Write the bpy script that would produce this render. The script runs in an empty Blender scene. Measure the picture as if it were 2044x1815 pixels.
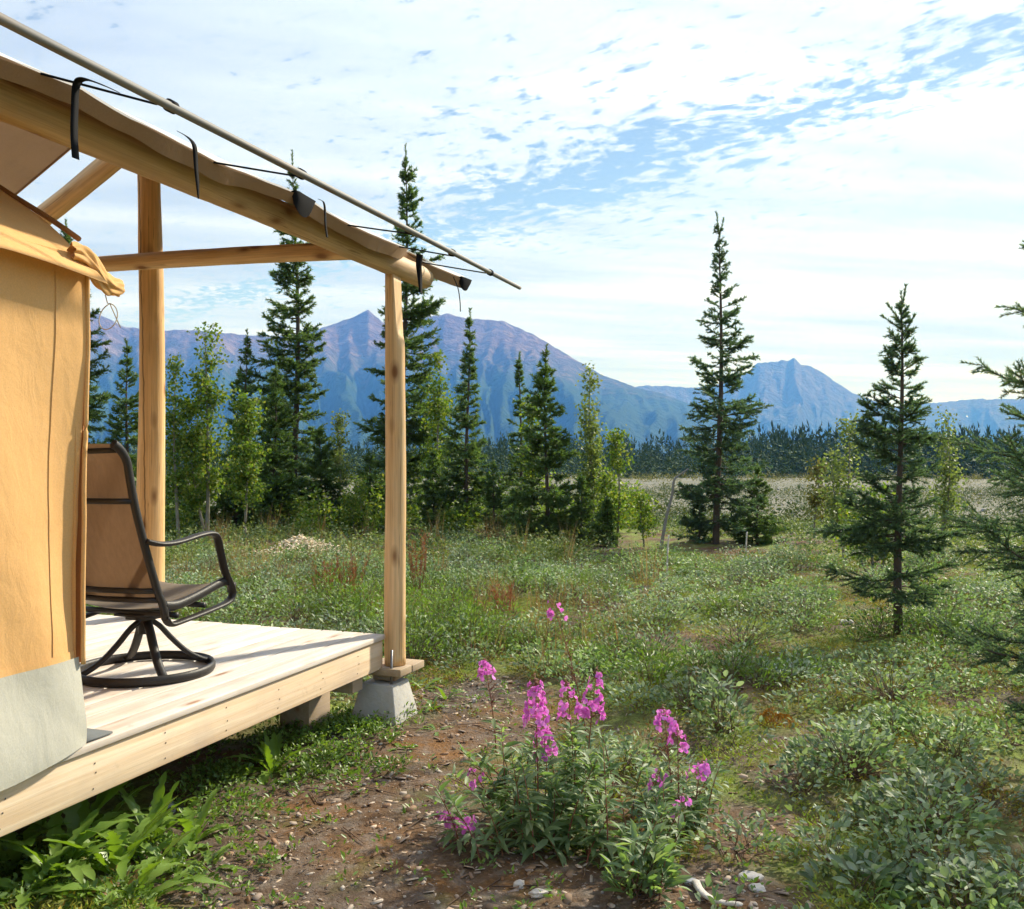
import bpy, math, random
import numpy as np
from mathutils import Vector, Matrix

# ------------------------------------------------------------------ camera, sky, sun, exposure
R = math.radians
sc = bpy.context.scene
F, CX, HY, W, HT = 1890.0, 1022.0, 920.0, 2044.0, 1815.0      # focal length, centre and horizon in picture units
EYE = 1.6
cam_data = bpy.data.cameras.new('camera')
cam = bpy.data.objects.new('camera', cam_data)
sc.collection.objects.link(cam)
sc.camera = cam
cam_data.sensor_fit = 'HORIZONTAL'
cam_data.sensor_width = 36.0
cam_data.lens = 36.0 * F / W
cam_data.shift_y = (HY - HT / 2) / W
cam_data.clip_start = 0.05
cam_data.clip_end = 60000
cam.location = (0, 0, EYE)
cam.rotation_euler = (R(90), 0, 0)

SUN_AZ, SUN_EL = R(46), R(34)
SUNV = Vector((math.sin(SUN_AZ) * math.cos(SUN_EL), math.cos(SUN_AZ) * math.cos(SUN_EL), math.sin(SUN_EL)))
sl = bpy.data.lights.new('sun', 'SUN')
sl.energy = 3.5
sl.angle = R(2.5)
sl.color = (1.0, 0.965, 0.92)
so = bpy.data.objects.new('sun', sl)
so.rotation_euler = SUNV.to_track_quat('Z', 'Y').to_euler()
so.location = (20, 20, 30)
sc.collection.objects.link(so)

sc.view_settings.view_transform = 'Standard'
sc.view_settings.look = 'None'
sc.view_settings.exposure = 1.25
sc.view_settings.gamma = 1.0
sc.cycles.use_denoising = True
sc.cycles.use_adaptive_sampling = True
sc.cycles.adaptive_threshold = 0.02
sc.cycles.max_bounces = 6
sc.cycles.diffuse_bounces = 3
sc.cycles.glossy_bounces = 2
sc.cycles.transmission_bounces = 4
sc.cycles.transparent_max_bounces = 8
sc.cycles.volume_bounces = 0
sc.cycles.caustics_reflective = False
sc.cycles.caustics_refractive = False
sc.cycles.sample_clamp_indirect = 6.0


class NT:
    """tiny node helper"""
    def __init__(s, tree):
        s.t = tree
        s.n = tree.nodes
        s.l = tree.links

    def add(s, typ, ins=None, **kw):
        nd = s.n.new(typ)
        for k, v in kw.items():
            setattr(nd, k, v)
        for k, v in (ins or {}).items():
            s.set(nd, k, v)
        return nd

    def set(s, nd, k, v):
        sock = nd.inputs[k]
        if isinstance(v, bpy.types.NodeSocket):
            s.l.new(v, sock)
        elif isinstance(v, bpy.types.Node):
            s.l.new(v.outputs[0], sock)
        else:
            sock.default_value = v

    def math(s, op, a, b=0.0, c=None, clamp=False):
        nd = s.add('ShaderNodeMath', {0: a, 1: b}, operation=op, use_clamp=clamp)
        if c is not None:
            s.set(nd, 2, c)
        return nd.outputs[0]

    def noise(s, vec, scale, detail=3, rough=.5, dist=0.0, out='Fac'):
        nd = s.add('ShaderNodeTexNoise', {'Scale': scale, 'Detail': detail, 'Roughness': rough, 'Distortion': dist})
        if vec is not None:
            s.set(nd, 'Vector', vec)
        return nd.outputs[out]

    def ramp(s, fac, stops, interp='LINEAR'):
        nd = s.add('ShaderNodeValToRGB', {'Fac': fac})
        cr = nd.color_ramp
        cr.interpolation = interp
        while len(cr.elements) < len(stops):
            cr.elements.new(0.5)
        for e, (p, c) in zip(cr.elements, stops):
            e.position = p
            e.color = (c, c, c, 1) if isinstance(c, (int, float)) else (*c, 1)
        return nd.outputs['Color']

    def mix(s, fac, a, b, blend='MIX'):
        nd = s.add('ShaderNodeMix', data_type='RGBA', blend_type=blend)
        nd.clamp_factor = True
        for i, v in ((0, fac), (6, a), (7, b)):
            if isinstance(v, tuple):
                v = (*v, 1) if len(v) == 3 else v
            s.set(nd, i, v)
        return nd.outputs[2]

    def mapping(s, vec, scale=(1, 1, 1), rot=(0, 0, 0), loc=(0, 0, 0)):
        return s.add('ShaderNodeMapping', {'Vector': vec, 'Scale': scale, 'Rotation': rot, 'Location': loc}).outputs[0]


world = bpy.data.worlds.new('World')
sc.world = world
world.use_nodes = True
w = NT(world.node_tree)
w.n.clear()
SKY_STRENGTH = 0.064
sky = w.add('ShaderNodeTexSky', sky_type='NISHITA', sun_disc=False, sun_elevation=SUN_EL, sun_rotation=SUN_AZ,
            air_density=1.0, dust_density=0.1, ozone_density=1.5)
gen = w.add('ShaderNodeTexCoord').outputs['Generated']
sep = w.add('ShaderNodeSeparateXYZ', {0: gen})
zc = w.math('ADD', w.math('MAXIMUM', sep.outputs['Z'], 0.0), 0.035)
uu = w.math('DIVIDE', sep.outputs['X'], zc)
vv = w.math('DIVIDE', sep.outputs['Y'], zc)
uv = w.add('ShaderNodeCombineXYZ', {0: uu, 1: vv, 2: 0.0}).outputs[0]
warp = w.noise(uv, 1.1, 3, .5, out='Color')
warpv = w.add('ShaderNodeVectorMath', {0: warp, 1: (.5, .5, .5)}, operation='SUBTRACT').outputs[0]
warps = w.add('ShaderNodeVectorMath', {0: warpv, 'Scale': .35}, operation='SCALE').outputs[0]
uvw = w.add('ShaderNodeVectorMath', {0: uv, 1: warps}, operation='ADD').outputs[0]
cell_uv = w.mapping(w.mapping(uvw, rot=(0, 0, R(46))), scale=(10.5, 13.5, 1))
cells = w.noise(cell_uv, 1.0, 4, .55, .25)
fine = w.noise(w.mapping(w.mapping(uvw, rot=(0, 0, R(40))), scale=(20, 30, 1)), 1.0, 3, .55)
big = w.noise(w.mapping(uv, loc=(3.1, 1.7, 0)), .75, 2, .5)
sepw = w.add('ShaderNodeSeparateXYZ', {0: uvw})
wband = w.math('ADD', w.math('MULTIPLY', sepw.outputs['X'], .72), w.math('MULTIPLY', sepw.outputs['Y'], .69))
wd = w.math('DIVIDE', w.math('SUBTRACT', wband, 2.25), .22)
gap = w.math('POWER', 2.718, w.math('MULTIPLY', w.math('MULTIPLY', wd, wd), -1.0))
dens = w.math('ADD', w.math('MULTIPLY', cells, .62), w.math('MULTIPLY', fine, .38))
dens = w.math('ADD', dens, w.math('MULTIPLY', w.math('SUBTRACT', big, .5), .35))
dens = w.math('ADD', w.math('MULTIPLY', w.math('SUBTRACT', dens, .5), 1.9), .735)
dens = w.math('SUBTRACT', dens, w.math('MULTIPLY', gap, .31))
cover = w.ramp(dens, [(.36, .0), (.45, .42), (.56, .90), (.72, 1.0)], 'EASE')
# clouds brighten towards the sun, thick parts are a little greyer
dot = w.add('ShaderNodeVectorMath', {0: gen, 1: tuple(SUNV)}, operation='DOT_PRODUCT').outputs['Value']
glow = w.math('POWER', w.math('MAXIMUM', dot, 0.0), 2.5)
streak = w.noise(w.mapping(w.mapping(uv, rot=(0, 0, R(-12))), scale=(.35, 1.3, 1)), 1.0, 4, .6)
ccol = w.ramp(streak, [(.36, (4.7, 5.7, 7.6)), (.53, (6.3, 7.3, 9.0)), (.70, (8.6, 9.3, 10.3))])
gl = w.math('ADD', w.math('MULTIPLY', glow, .55), .74)
ccol = w.mix(1.0, ccol, w.add('ShaderNodeCombineColor', {0: gl, 1: gl, 2: gl}).outputs[0], 'MULTIPLY')
skyc = w.mix(cover, sky.outputs[0], ccol)
bg = w.add('ShaderNodeBackground', {'Color': skyc, 'Strength': SKY_STRENGTH})
w.l.new(bg.outputs[0], w.add('ShaderNodeOutputWorld').inputs[0])

# ------------------------------------------------------------------ helpers
rng = np.random.default_rng(7)
random.seed(7)
COL = sc.collection


def tag(o, label=None, cat=None, group=None, kind=None):
    if label: o['label'] = label
    if cat: o['category'] = cat
    if group: o['group'] = group
    if kind: o['kind'] = kind
    return o


def empty(name, loc, label=None, cat=None, group=None, rz=0.0):
    o = bpy.data.objects.new(name, None)
    o.empty_display_size = .1
    o.location = loc
    o.rotation_euler = (0, 0, rz)
    COL.objects.link(o)
    return tag(o, label, cat, group)


class MB:
    """collects triangles and quads, builds one mesh object"""
    def __init__(s):
        s.v, s.t, s.q, s.n = [], [], [], 0

    def add(s, v, tris=None, quads=None):
        v = np.asarray(v, float).reshape(-1, 3)
        if tris is not None and len(tris):
            s.t.append(np.asarray(tris, int).reshape(-1, 3) + s.n)
        if quads is not None and len(quads):
            s.q.append(np.asarray(quads, int).reshape(-1, 4) + s.n)
        s.v.append(v)
        s.n += len(v)
        return s

    def inst(s, tv, tt, M, T):
        """template verts k x 3, tris m x 3, M n x 3 x 3, T n x 3"""
        tv = np.asarray(tv, float); tt = np.asarray(tt, int)
        n, k = len(T), len(tv)
        if n == 0: return s
        V = np.einsum('nij,kj->nki', M, tv) + T[:, None, :]
        I = tt[None] + (np.arange(n) * k)[:, None, None]
        if tt.shape[1] == 3: return s.add(V, tris=I)
        return s.add(V, quads=I)

    def box(s, c, size, M=None):
        c = np.asarray(c, float); h = np.asarray(size, float) / 2
        v = np.array([[x, y, z] for x in (-1, 1) for y in (-1, 1) for z in (-1, 1)]) * h
        if M is not None: v = v @ np.asarray(M).T
        return s.add(v + c, quads=[[0, 1, 3, 2], [4, 6, 7, 5], [0, 4, 5, 1], [2, 3, 7, 6], [0, 2, 6, 4], [1, 5, 7, 3]])

    def tube(s, pts, rad, sides=8, flat=None, cap=True, up=(0, 0, 1)):
        P = np.asarray(pts, float); n = len(P)
        rad = np.broadcast_to(np.asarray(rad, float), (n,))
        T = np.gradient(P, axis=0); T /= np.linalg.norm(T, axis=1)[:, None] + 1e-12
        U = np.asarray(up, float)
        A = np.cross(T, U); bad = np.linalg.norm(A, axis=1) < .05
        A[bad] = np.cross(T[bad], [1, 0, 0.01]); A /= np.linalg.norm(A, axis=1)[:, None]
        B = np.cross(A, T)
        th = np.arange(sides) * 2 * np.pi / sides + np.pi / sides
        fa, fb = flat if flat else (1, 1)
        V = P[:, None] + rad[:, None, None] * (np.cos(th)[None, :, None] * A[:, None] * fa + np.sin(th)[None, :, None] * B[:, None] * fb)
        i = np.arange(n - 1)[:, None] * sides; j = np.arange(sides)[None]; k = (j + 1) % sides
        Q = np.stack([i + j, i + k, i + sides + k, i + sides + j], -1).reshape(-1, 4)
        v = V.reshape(-1, 3); tr = None
        if cap:
            v = np.vstack([v, P[0], P[-1]]); e = (n - 1) * sides
            jj = np.arange(sides); kk = (jj + 1) % sides
            tr = np.vstack([np.stack([kk, jj, np.full(sides, n * sides)], -1), np.stack([e + jj, e + kk, np.full(sides, n * sides + 1)], -1)])
        return s.add(v, tris=tr, quads=Q)

    def grid(s, V):
        """V: n x m x 3 grid"""
        n, m = V.shape[:2]
        i = np.arange(n - 1)[:, None] * m; j = np.arange(m - 1)[None]
        Q = np.stack([i + j, i + j + 1, i + m + j + 1, i + m + j], -1).reshape(-1, 4)
        return s.add(V.reshape(-1, 3), quads=Q)

    def build(s, name, material, parent=None, origin=None, smooth=False):
        v = np.vstack(s.v)
        if parent is not None and origin is None: off = np.array(parent.location)
        elif origin is not None: off = np.asarray(origin, float)
        else: off = np.zeros(3)
        v = v - off
        t = np.vstack(s.t) if s.t else np.zeros((0, 3), int)
        q = np.vstack(s.q) if s.q else np.zeros((0, 4), int)
        me = bpy.data.meshes.new(name)
        me.vertices.add(len(v)); me.vertices.foreach_set('co', v.astype(np.float32).ravel())
        nl = t.size + q.size
        me.loops.add(nl); me.loops.foreach_set('vertex_index', np.concatenate([t.ravel(), q.ravel()]).astype(np.int32))
        npol = len(t) + len(q)
        me.polygons.add(npol)
        ls = np.concatenate([np.arange(len(t)) * 3, t.size + np.arange(len(q)) * 4]).astype(np.int32)
        me.polygons.foreach_set('loop_start', ls)
        if smooth: me.polygons.foreach_set('use_smooth', np.ones(npol, bool))
        me.update(calc_edges=True)
        me.materials.append(material)
        o = bpy.data.objects.new(name, me)
        COL.objects.link(o)
        if parent is not None: o.parent = parent
        elif origin is not None: o.location = origin
        return o


def bevel(o, width=.004, seg=2):
    m = o.modifiers.new('bevel', 'BEVEL'); m.width = width; m.segments = seg; m.limit_method = 'ANGLE'
    return o


def vnoise(x, y, seed=0):
    """smooth value noise, -1..1"""
    x = np.asarray(x, float); y = np.asarray(y, float)
    xi = np.floor(x).astype(np.int64); yi = np.floor(y).astype(np.int64)
    fx = x - xi; fy = y - yi
    fx = fx * fx * fx * (fx * (fx * 6 - 15) + 10); fy = fy * fy * fy * (fy * (fy * 6 - 15) + 10)

    def h(a, b):
        n = (a * 374761393 + b * 668265263 + seed * 1442695041) & 0xffffffff
        n = ((n ^ (n >> 13)) * 1274126177) & 0xffffffff
        n = n ^ (n >> 16)
        return (n & 0xffff) / 32767.5 - 1
    a = h(xi, yi); b = h(xi + 1, yi); c = h(xi, yi + 1); d = h(xi + 1, yi + 1)
    return (a * (1 - fx) + b * fx) * (1 - fy) + (c * (1 - fx) + d * fx) * fy


def fbm(x, y, oct=4, seed=0, gain=.5):
    s = 0; a = 1; t = 0
    for i in range(oct):
        s = s + a * vnoise(x * 2 ** i, y * 2 ** i, seed + i); t += a; a *= gain
    return s / t


def sstep(a, b, x):
    t = np.clip((np.asarray(x, float) - a) / (b - a), 0, 1)
    return t * t * (3 - 2 * t)


# structure frame: a along the deck front edge (away), p across (towards the tent's far side)
AV = np.array([.3376, .9413, 0.]); PV = np.array([-.9413, .3376, 0.]); ZV = np.array([0, 0, 1.])


def S(a, p, z):
    return np.asarray(a)[..., None] * AV + np.asarray(p)[..., None] * PV + np.asarray(z)[..., None] * ZV if np.ndim(a) or np.ndim(p) or np.ndim(z) else a * AV + p * PV + z * ZV


MS = np.stack([AV, PV, ZV], 1)


def on_p(px, py, p):
    """point on the upright plane p = const seen at picture position px, py"""
    r = (px - CX) / F
    d = p / (.3376 - .9413 * r)
    return np.array([r * d, d, EYE - (py - HY) / F * d])


def ground_xy(px, py):
    d = EYE * F / (py - HY)
    return (px - CX) / F * d, d


BARE = [(800, 1500, .5), (700, 1610, .55), (600, 1750, .5), (900, 1780, .6), (1250, 1810, .4), (880, 1400, .35), (985, 1375, .45),
        (1490, 1640, .24), (1540, 1550, .2), (1480, 1800, .30), (1030, 1450, .35), (420, 1700, .5)]
BAREC = [(*ground_xy(a, b), c) for a, b, c in BARE]


def bare_mask(x, y):
    s = np.zeros(np.broadcast(x, y).shape)
    for cx, cy, r in BAREC:
        s = s + np.exp(-((x - cx) ** 2 + (y - cy) ** 2) / (r * r) * 1.1)
    s = s + .25 * fbm(x * 2.3, y * 2.3, 3, 5)
    return sstep(.28, .6, s)


def ground_h(x, y):
    x = np.asarray(x, float); y = np.asarray(y, float)
    r = np.sqrt(x * x + y * y)
    z = -1.3 * sstep(20, 42, r) - 1.4 * sstep(42, 260, r)
    near = 1 - sstep(30, 60, r)
    b = 1 - .75 * bare_mask(x, y) * (r < 12)
    z = z + near * b * (.12 * fbm(x * .6 + 3, y * .6, 3, 11) + .05 * fbm(x * 1.9, y * 1.9, 3, 21))
    z = z + near * .012 * fbm(x * 7, y * 7, 2, 31) + .045 * np.exp(-((x + .75) ** 2 + (y - 5.8) ** 2) / .35)
    z = z + sstep(60, 200, r) * .5 * fbm(x * .02, y * .02, 3, 41)
    return z


# ------------------------------------------------------------------ materials
MATS = {}


def new_mat(name):
    m = bpy.data.materials.new(name)
    m.use_nodes = True
    t = NT(m.node_tree)
    t.n.clear()
    out = t.add('ShaderNodeOutputMaterial')
    MATS[name] = m
    return m, t, out


def principled(t, out, color, rough=.7, bump=None, bstr=.3, bdist=.02, spec=.3, metal=0.0):
    b = t.add('ShaderNodeBsdfPrincipled', {'Base Color': (*color, 1) if isinstance(color, tuple) else color, 'Roughness': rough, 'Specular IOR Level': spec, 'Metallic': metal})
    if bump is not None:
        t.set(b, 'Normal', t.add('ShaderNodeBump', {'Height': bump, 'Strength': bstr, 'Distance': bdist}).outputs[0])
    t.l.new(b.outputs[0], out.inputs[0])
    return b


def plain(name, color, rough=.6, var=.12, scale=20, spec=.3, metal=0.0, bstr=.15):
    m, t, out = new_mat(name)
    co = t.add('ShaderNodeTexCoord').outputs['Object']
    n = t.noise(co, scale, 4, .6)
    c = t.mix(n, tuple(x * (1 - var) for x in color), tuple(min(1, x * (1 + var)) for x in color))
    principled(t, out, c, rough, t.noise(co, scale * 4, 3), bstr, .01, spec, metal)
    return m


def leaf_mat(name, cols, transl=.3, rough=.45, spec=.35, tcol=None, var_noise=None, patch=None):
    """cols: ramp of colours picked at random for each leaf"""
    m, t, out = new_mat(name)
    g = t.add('ShaderNodeNewGeometry')
    n = len(cols)
    c = t.ramp(g.outputs['Random Per Island'], [(i / max(1, n - 1), k) for i, k in enumerate(cols)])
    if var_noise:
        nz = t.noise(t.add('ShaderNodeTexCoord').outputs['Object'], var_noise, 2)
        c = t.mix(1.0, c, t.ramp(nz, [(.3, .72), (.7, 1.25)]), 'MULTIPLY')
    if patch:
        pn = t.noise(t.add('ShaderNodeTexCoord').outputs['Object'], patch[0], 3, .55)
        c = t.mix(t.ramp(pn, [(.44, 0.0), (.6, .85)]), c, t.mix(1.0, c, (*patch[1], 1), 'MULTIPLY'))
    b = t.add('ShaderNodeBsdfPrincipled', {'Base Color': c, 'Roughness': rough, 'Specular IOR Level': spec})
    tr = t.add('ShaderNodeBsdfTranslucent', {'Color': t.mix(1.0, c, (*(tcol or (1.5, 1.5, .5)), 1), 'MULTIPLY')})
    mx = t.add('ShaderNodeMixShader', {0: transl, 1: b.outputs[0], 2: tr.outputs[0]})
    t.l.new(mx.outputs[0], out.inputs[0])
    return m


def log_mat(name, c0, c1, crack=False, grey=0.0):
    m, t, out = new_mat(name)
    co = t.add('ShaderNodeTexCoord').outputs['Object']
    inf = t.add('ShaderNodeObjectInfo').outputs['Random']
    off = t.add('ShaderNodeCombineXYZ', {0: t.math('MULTIPLY', inf, 9), 1: 0.0, 2: t.math('MULTIPLY', inf, 31)}).outputs[0]
    p = t.add('ShaderNodeVectorMath', {0: co, 1: off}, operation='ADD').outputs[0]
    g1 = t.noise(t.mapping(p, (16, 16, .9)), 1.0, 4, .6, .4)
    g2 = t.noise(t.mapping(p, (70, 70, 2.2)), 1.0, 3, .6)
    c = t.ramp(g1, [(.28, c0), (.72, c1)])
    c = t.mix(1.0, c, t.ramp(g2, [(.3, .80), (.7, 1.1)]), 'MULTIPLY')
    kv = t.add('ShaderNodeTexVoronoi', {'Vector': t.mapping(p, (7, 7, 3.2)), 'Scale': 1.0, 'Randomness': 1.0})
    c = t.mix(t.ramp(kv.outputs['Distance'], [(.0, 1.0), (.09, .9), (.16, .4), (.27, 0.0)]), c, (.17, .07, .025))
    blot = t.noise(t.mapping(p, (2, 2, 1.4)), 1.0, 3)
    c = t.mix(t.ramp(blot, [(.55, 0.0), (.75, .45)]), c, (.33, .19, .10))
    ckl = t.noise(t.mapping(p, (38, 38, .30)), 1.0, 2, .5, .3)
    c = t.mix(t.ramp(ckl, [(.492, 0.0), (.499, .6), (.501, .6), (.508, 0.0)]), c, (.10, .045, .018))
    if grey: c = t.mix(grey, c, (.36, .33, .29))
    h = t.math('ADD', t.math('MULTIPLY', g1, .7), t.math('MULTIPLY', g2, .3))
    if crack:
        s = t.add('ShaderNodeSeparateXYZ', {0: co})
        zz = t.math('MULTIPLY', s.outputs['Z'], 1.0)
        wob = t.noise(t.add('ShaderNodeCombineXYZ', {0: 0.0, 1: 0.0, 2: zz}).outputs[0], 3.0, 3, .6)
        xx = t.math('ADD', s.outputs['X'], t.math('ADD', t.math('MULTIPLY', t.math('SUBTRACT', wob, .5), .05), t.math('MULTIPLY', t.math('SUBTRACT', zz, 1.4), .022)))
        front = t.math('LESS_THAN', s.outputs['Y'], 0.0)
        ck = t.math('MULTIPLY', t.ramp(t.math('ABSOLUTE', xx), [(.0, 1.0), (.0022, .9), (.005, 0.0)]), front)
        c = t.mix(ck, c, (.05, .02, .008))
    principled(t, out, c, .62, h, .35, .01, .25)
    return m


M_log = log_mat('peeled_log', (.54, .32, .135), (.78, .55, .31))
M_logc = log_mat('peeled_log_cracked', (.58, .33, .13), (.80, .52, .255), crack=True)
M_logpale = log_mat('weathered_log', (.40, .255, .13), (.58, .41, .24))
M_loggrey = log_mat('grey_pole', (.14, .135, .13), (.23, .22, .21))


def plank_mat(name, c0, c1, axis=0, gscale=1.0):
    """sawn timber, grain along local x"""
    m, t, out = new_mat(name)
    co = t.add('ShaderNodeTexCoord').outputs['Object']
    inf = t.add('ShaderNodeObjectInfo').outputs['Random']
    off = t.add('ShaderNodeCombineXYZ', {0: t.math('MULTIPLY', inf, 40), 1: t.math('MULTIPLY', inf, 17), 2: 0.0}).outputs[0]
    p = t.add('ShaderNodeVectorMath', {0: co, 1: off}, operation='ADD').outputs[0]
    g1 = t.noise(t.mapping(p, (.8 * gscale, 22, 22)), 1.0, 4, .6, .6)
    g2 = t.noise(t.mapping(p, (3, 90, 90)), 1.0, 3, .6)
    c = t.ramp(g1, [(.3, c0), (.7, c1)])
    c = t.mix(1.0, c, t.ramp(g2, [(.3, .88), (.7, 1.06)]), 'MULTIPLY')
    c = t.mix(t.ramp(inf, [(0, 0.0), (1, .42)]), c, tuple(x * .72 for x in c0))
    kv = t.add('ShaderNodeTexVoronoi', {'Vector': t.mapping(p, (2.2, 9, 9)), 'Scale': 1.0})
    c = t.mix(t.ramp(kv.outputs['Distance'], [(.0, .95), (.075, .85), (.13, .4), (.26, 0.0)]), c, (.27, .13, .06))
    blot = t.noise(p, 2.3, 4, .6)
    c = t.mix(t.ramp(blot, [(.48, 0.0), (.72, .5)]), c, (.40, .31, .25))
    c = t.mix(t.ramp(t.noise(p, 11, 5, .7), [(.6, 0.0), (.78, .45)]), c, (.24, .18, .14))
    principled(t, out, c, .7, t.math('ADD', g1, t.math('MULTIPLY', g2, .4)), .25, .006, .25)
    return m


M_plank = plank_mat('deck_plank_wood', (.54, .465, .40), (.75, .71, .66))
M_fascia = plank_mat('fascia_wood', (.60, .42, .26), (.79, .655, .49), gscale=.7)
M_beam = plank_mat('beam_wood', (.34, .25, .16), (.46, .36, .25))


def canvas_mat(name, c0, c1, transl=.12, weave=900):
    m, t, out = new_mat(name)
    co = t.add('ShaderNodeTexCoord').outputs['Object']
    n = t.noise(co, 1.7, 4, .55)
    f = t.noise(co, 160, 2, .6)
    c = t.mix(n, c0, c1)
    c = t.mix(1.0, c, t.ramp(f, [(.3, .93), (.7, 1.05)]), 'MULTIPLY')
    st = t.noise(t.mapping(co, (3, 3, 1)), 1.0, 4, .6)
    c = t.mix(t.ramp(st, [(.58, 0.0), (.8, .25)]), c, tuple(x * .7 for x in c0))
    c = t.mix(t.ramp(t.noise(t.mapping(co, (2, 2, .5)), 1.0, 5, .65), [(.52, 0.0), (.7, .3)]), c, tuple(x * .62 for x in c0))
    wr = t.noise(t.mapping(t.mapping(co, rot=(0, R(28), R(19))), (14, 14, 2.2)), 1.0, 4, .55, .6)
    bmp = t.math('ADD', t.math('ADD', t.noise(co, 9, 3, .5), t.math('MULTIPLY', wr, 1.6)), t.math('MULTIPLY', f, .08))
    b = t.add('ShaderNodeBsdfPrincipled', {'Base Color': c, 'Roughness': .85, 'Specular IOR Level': .15,
              'Normal': t.add('ShaderNodeBump', {'Height': bmp, 'Strength': .13, 'Distance': .02}).outputs[0]})
    tr = t.add('ShaderNodeBsdfTranslucent', {'Color': c})
    t.l.new(t.add('ShaderNodeMixShader', {0: transl, 1: b.outputs[0], 2: tr.outputs[0]}).outputs[0], out.inputs[0])
    return m


M_tent = canvas_mat('tent_canvas', (.66, .375, .15), (.75, .455, .195))
M_skirt = canvas_mat('tent_skirt_vinyl', (.41, .40, .345), (.49, .475, .41), .05)
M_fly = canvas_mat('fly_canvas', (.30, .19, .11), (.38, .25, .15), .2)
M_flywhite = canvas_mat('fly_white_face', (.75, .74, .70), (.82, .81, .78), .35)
M_hem = canvas_mat('tent_hem', (.30, .13, .05), (.40, .18, .065), .05)
M_strap = plain('black_webbing', (.008, .008, .010), .8, .2, 60, spec=.08)
M_metal = plain('dark_bronze_frame', (.016, .014, .014), .5, .2, 40, spec=.35)
M_cord = plain('pale_cord', (.45, .40, .32), .8, .2, 60)
M_conc = plain('concrete', (.40, .385, .355), .9, .18, 9, bstr=.4)
M_steel = plain('dull_steel', (.20, .20, .21), .45, .2, 40, metal=.8)
M_mat = plain('grey_rubber_mat', (.10, .11, .115), .8, .2, 12)
M_nail = plain('nail_head', (.09, .075, .065), .5, .2, 40)


def sling_mat(name, c0, c1):
    m, t, out = new_mat(name)
    co = t.add('ShaderNodeTexCoord').outputs['Object']
    n = t.noise(t.mapping(co, (60, 60, 3)), 1.0, 3, .6)
    v = t.noise(co, 400, 1)
    c = t.mix(t.math('ADD', t.math('MULTIPLY', n, .7), t.math('MULTIPLY', v, .3)), c0, c1)
    b = t.add('ShaderNodeBsdfPrincipled', {'Base Color': c, 'Roughness': .75, 'Specular IOR Level': .2,
              'Normal': t.add('ShaderNodeBump', {'Height': v, 'Strength': .3, 'Distance': .004}).outputs[0]})
    tr = t.add('ShaderNodeBsdfTranslucent', {'Color': c})
    t.l.new(t.add('ShaderNodeMixShader', {0: .3, 1: b.outputs[0], 2: tr.outputs[0]}).outputs[0], out.inputs[0])
    return m


M_sling = sling_mat('brown_sling_mesh', (.11, .066, .038), (.19, .118, .068))
M_seat = sling_mat('seat_sling_mesh', (.20, .165, .13), (.30, .25, .20))

M_bark = plain('spruce_bark', (.085, .065, .052), .9, .35, 25, bstr=.6)
M_pbark = plain('poplar_bark', (.20, .185, .145), .85, .3, 14, bstr=.4)
M_snag = plain('dead_grey_wood', (.20, .185, .17), .85, .25, 14)
M_needle = leaf_mat('spruce_needles', [(.050, .096, .042), (.074, .128, .054), (.104, .162, .068), (.135, .19, .08)], .42, .5, .35, (1.6, 1.7, .6), 1.1)
M_needle_y = leaf_mat('young_spruce_needles', [(.050, .098, .032), (.078, .136, .046), (.105, .168, .056), (.130, .185, .070)], .34, .5, .35, (1.6, 1.7, .6), 1.5)
M_needle_b = leaf_mat('bluish_spruce_needles', [(.050, .094, .066), (.072, .124, .082), (.100, .155, .098), (.13, .18, .11)], .38, .5, .35, (1.5, 1.7, .7), 2.0)
M_pleaf = leaf_mat('poplar_leaves', [(.060, .115, .022), (.09, .155, .030), (.13, .20, .040), (.19, .25, .055), (.24, .24, .05)], .42, .5, .22, (1.5, 1.6, .5))
M_silver = leaf_mat('silver_green_leaves', [(.095, .15, .080), (.15, .21, .12), (.23, .29, .19), (.38, .43, .33), (.20, .25, .10)], .3, .55, .22, (1.2, 1.4, .7), 1.2, (.40, (.80, .95, .45)))
M_green = leaf_mat('fresh_green_leaves', [(.070, .125, .024), (.10, .18, .034), (.145, .23, .044), (.19, .26, .07)], .32, .45, .4, (1.5, 1.6, .5), 1.5)
M_moss = leaf_mat('moss_sprigs', [(.12, .19, .024), (.19, .28, .035), (.28, .36, .05), (.24, .20, .045)], .25, .7, .2, (1.4, 1.4, .5), 1.0, (.7, (1.15, .72, .7)))
M_straw = leaf_mat('dry_grass', [(.30, .22, .10), (.38, .29, .15), (.26, .15, .07), (.22, .20, .08), (.30, .13, .06)], .3, .6, .2, (1.2, 1.1, .7))
M_olive = leaf_mat('willow_scrub_leaves', [(.10, .115, .03), (.16, .16, .045), (.21, .19, .06), (.12, .14, .045), (.26, .22, .08)], .25, .6, .2, (1.3, 1.3, .6))
M_fwleaf = leaf_mat('fireweed_leaves', [(.10, .16, .075), (.14, .215, .10), (.19, .265, .13), (.26, .32, .18)], .42, .5, .3, (1.4, 1.6, .6))
M_petal = leaf_mat('fireweed_petals', [(.62, .14, .57), (.74, .22, .67), (.82, .34, .75), (.66, .13, .52)], .35, .6, .2, (1.2, 1.0, 1.2))
M_fwstem = leaf_mat('fireweed_stems', [(.20, .075, .055), (.26, .10, .07), (.18, .11, .05)], .1, .6, .3)
M_redplant = leaf_mat('rusty_dry_stalks', [(.24, .08, .05), (.32, .13, .08), (.20, .11, .06)], .2, .7, .2)
M_stem = leaf_mat('shrub_twigs', [(.10, .065, .045), (.15, .095, .065), (.075, .055, .045)], .02, .8, .2)
M_dock = leaf_mat('weed_leaves', [(.085, .16, .025), (.12, .21, .034), (.165, .26, .048), (.15, .21, .085)], .35, .4, .45, (1.5, 1.6, .4))
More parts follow.
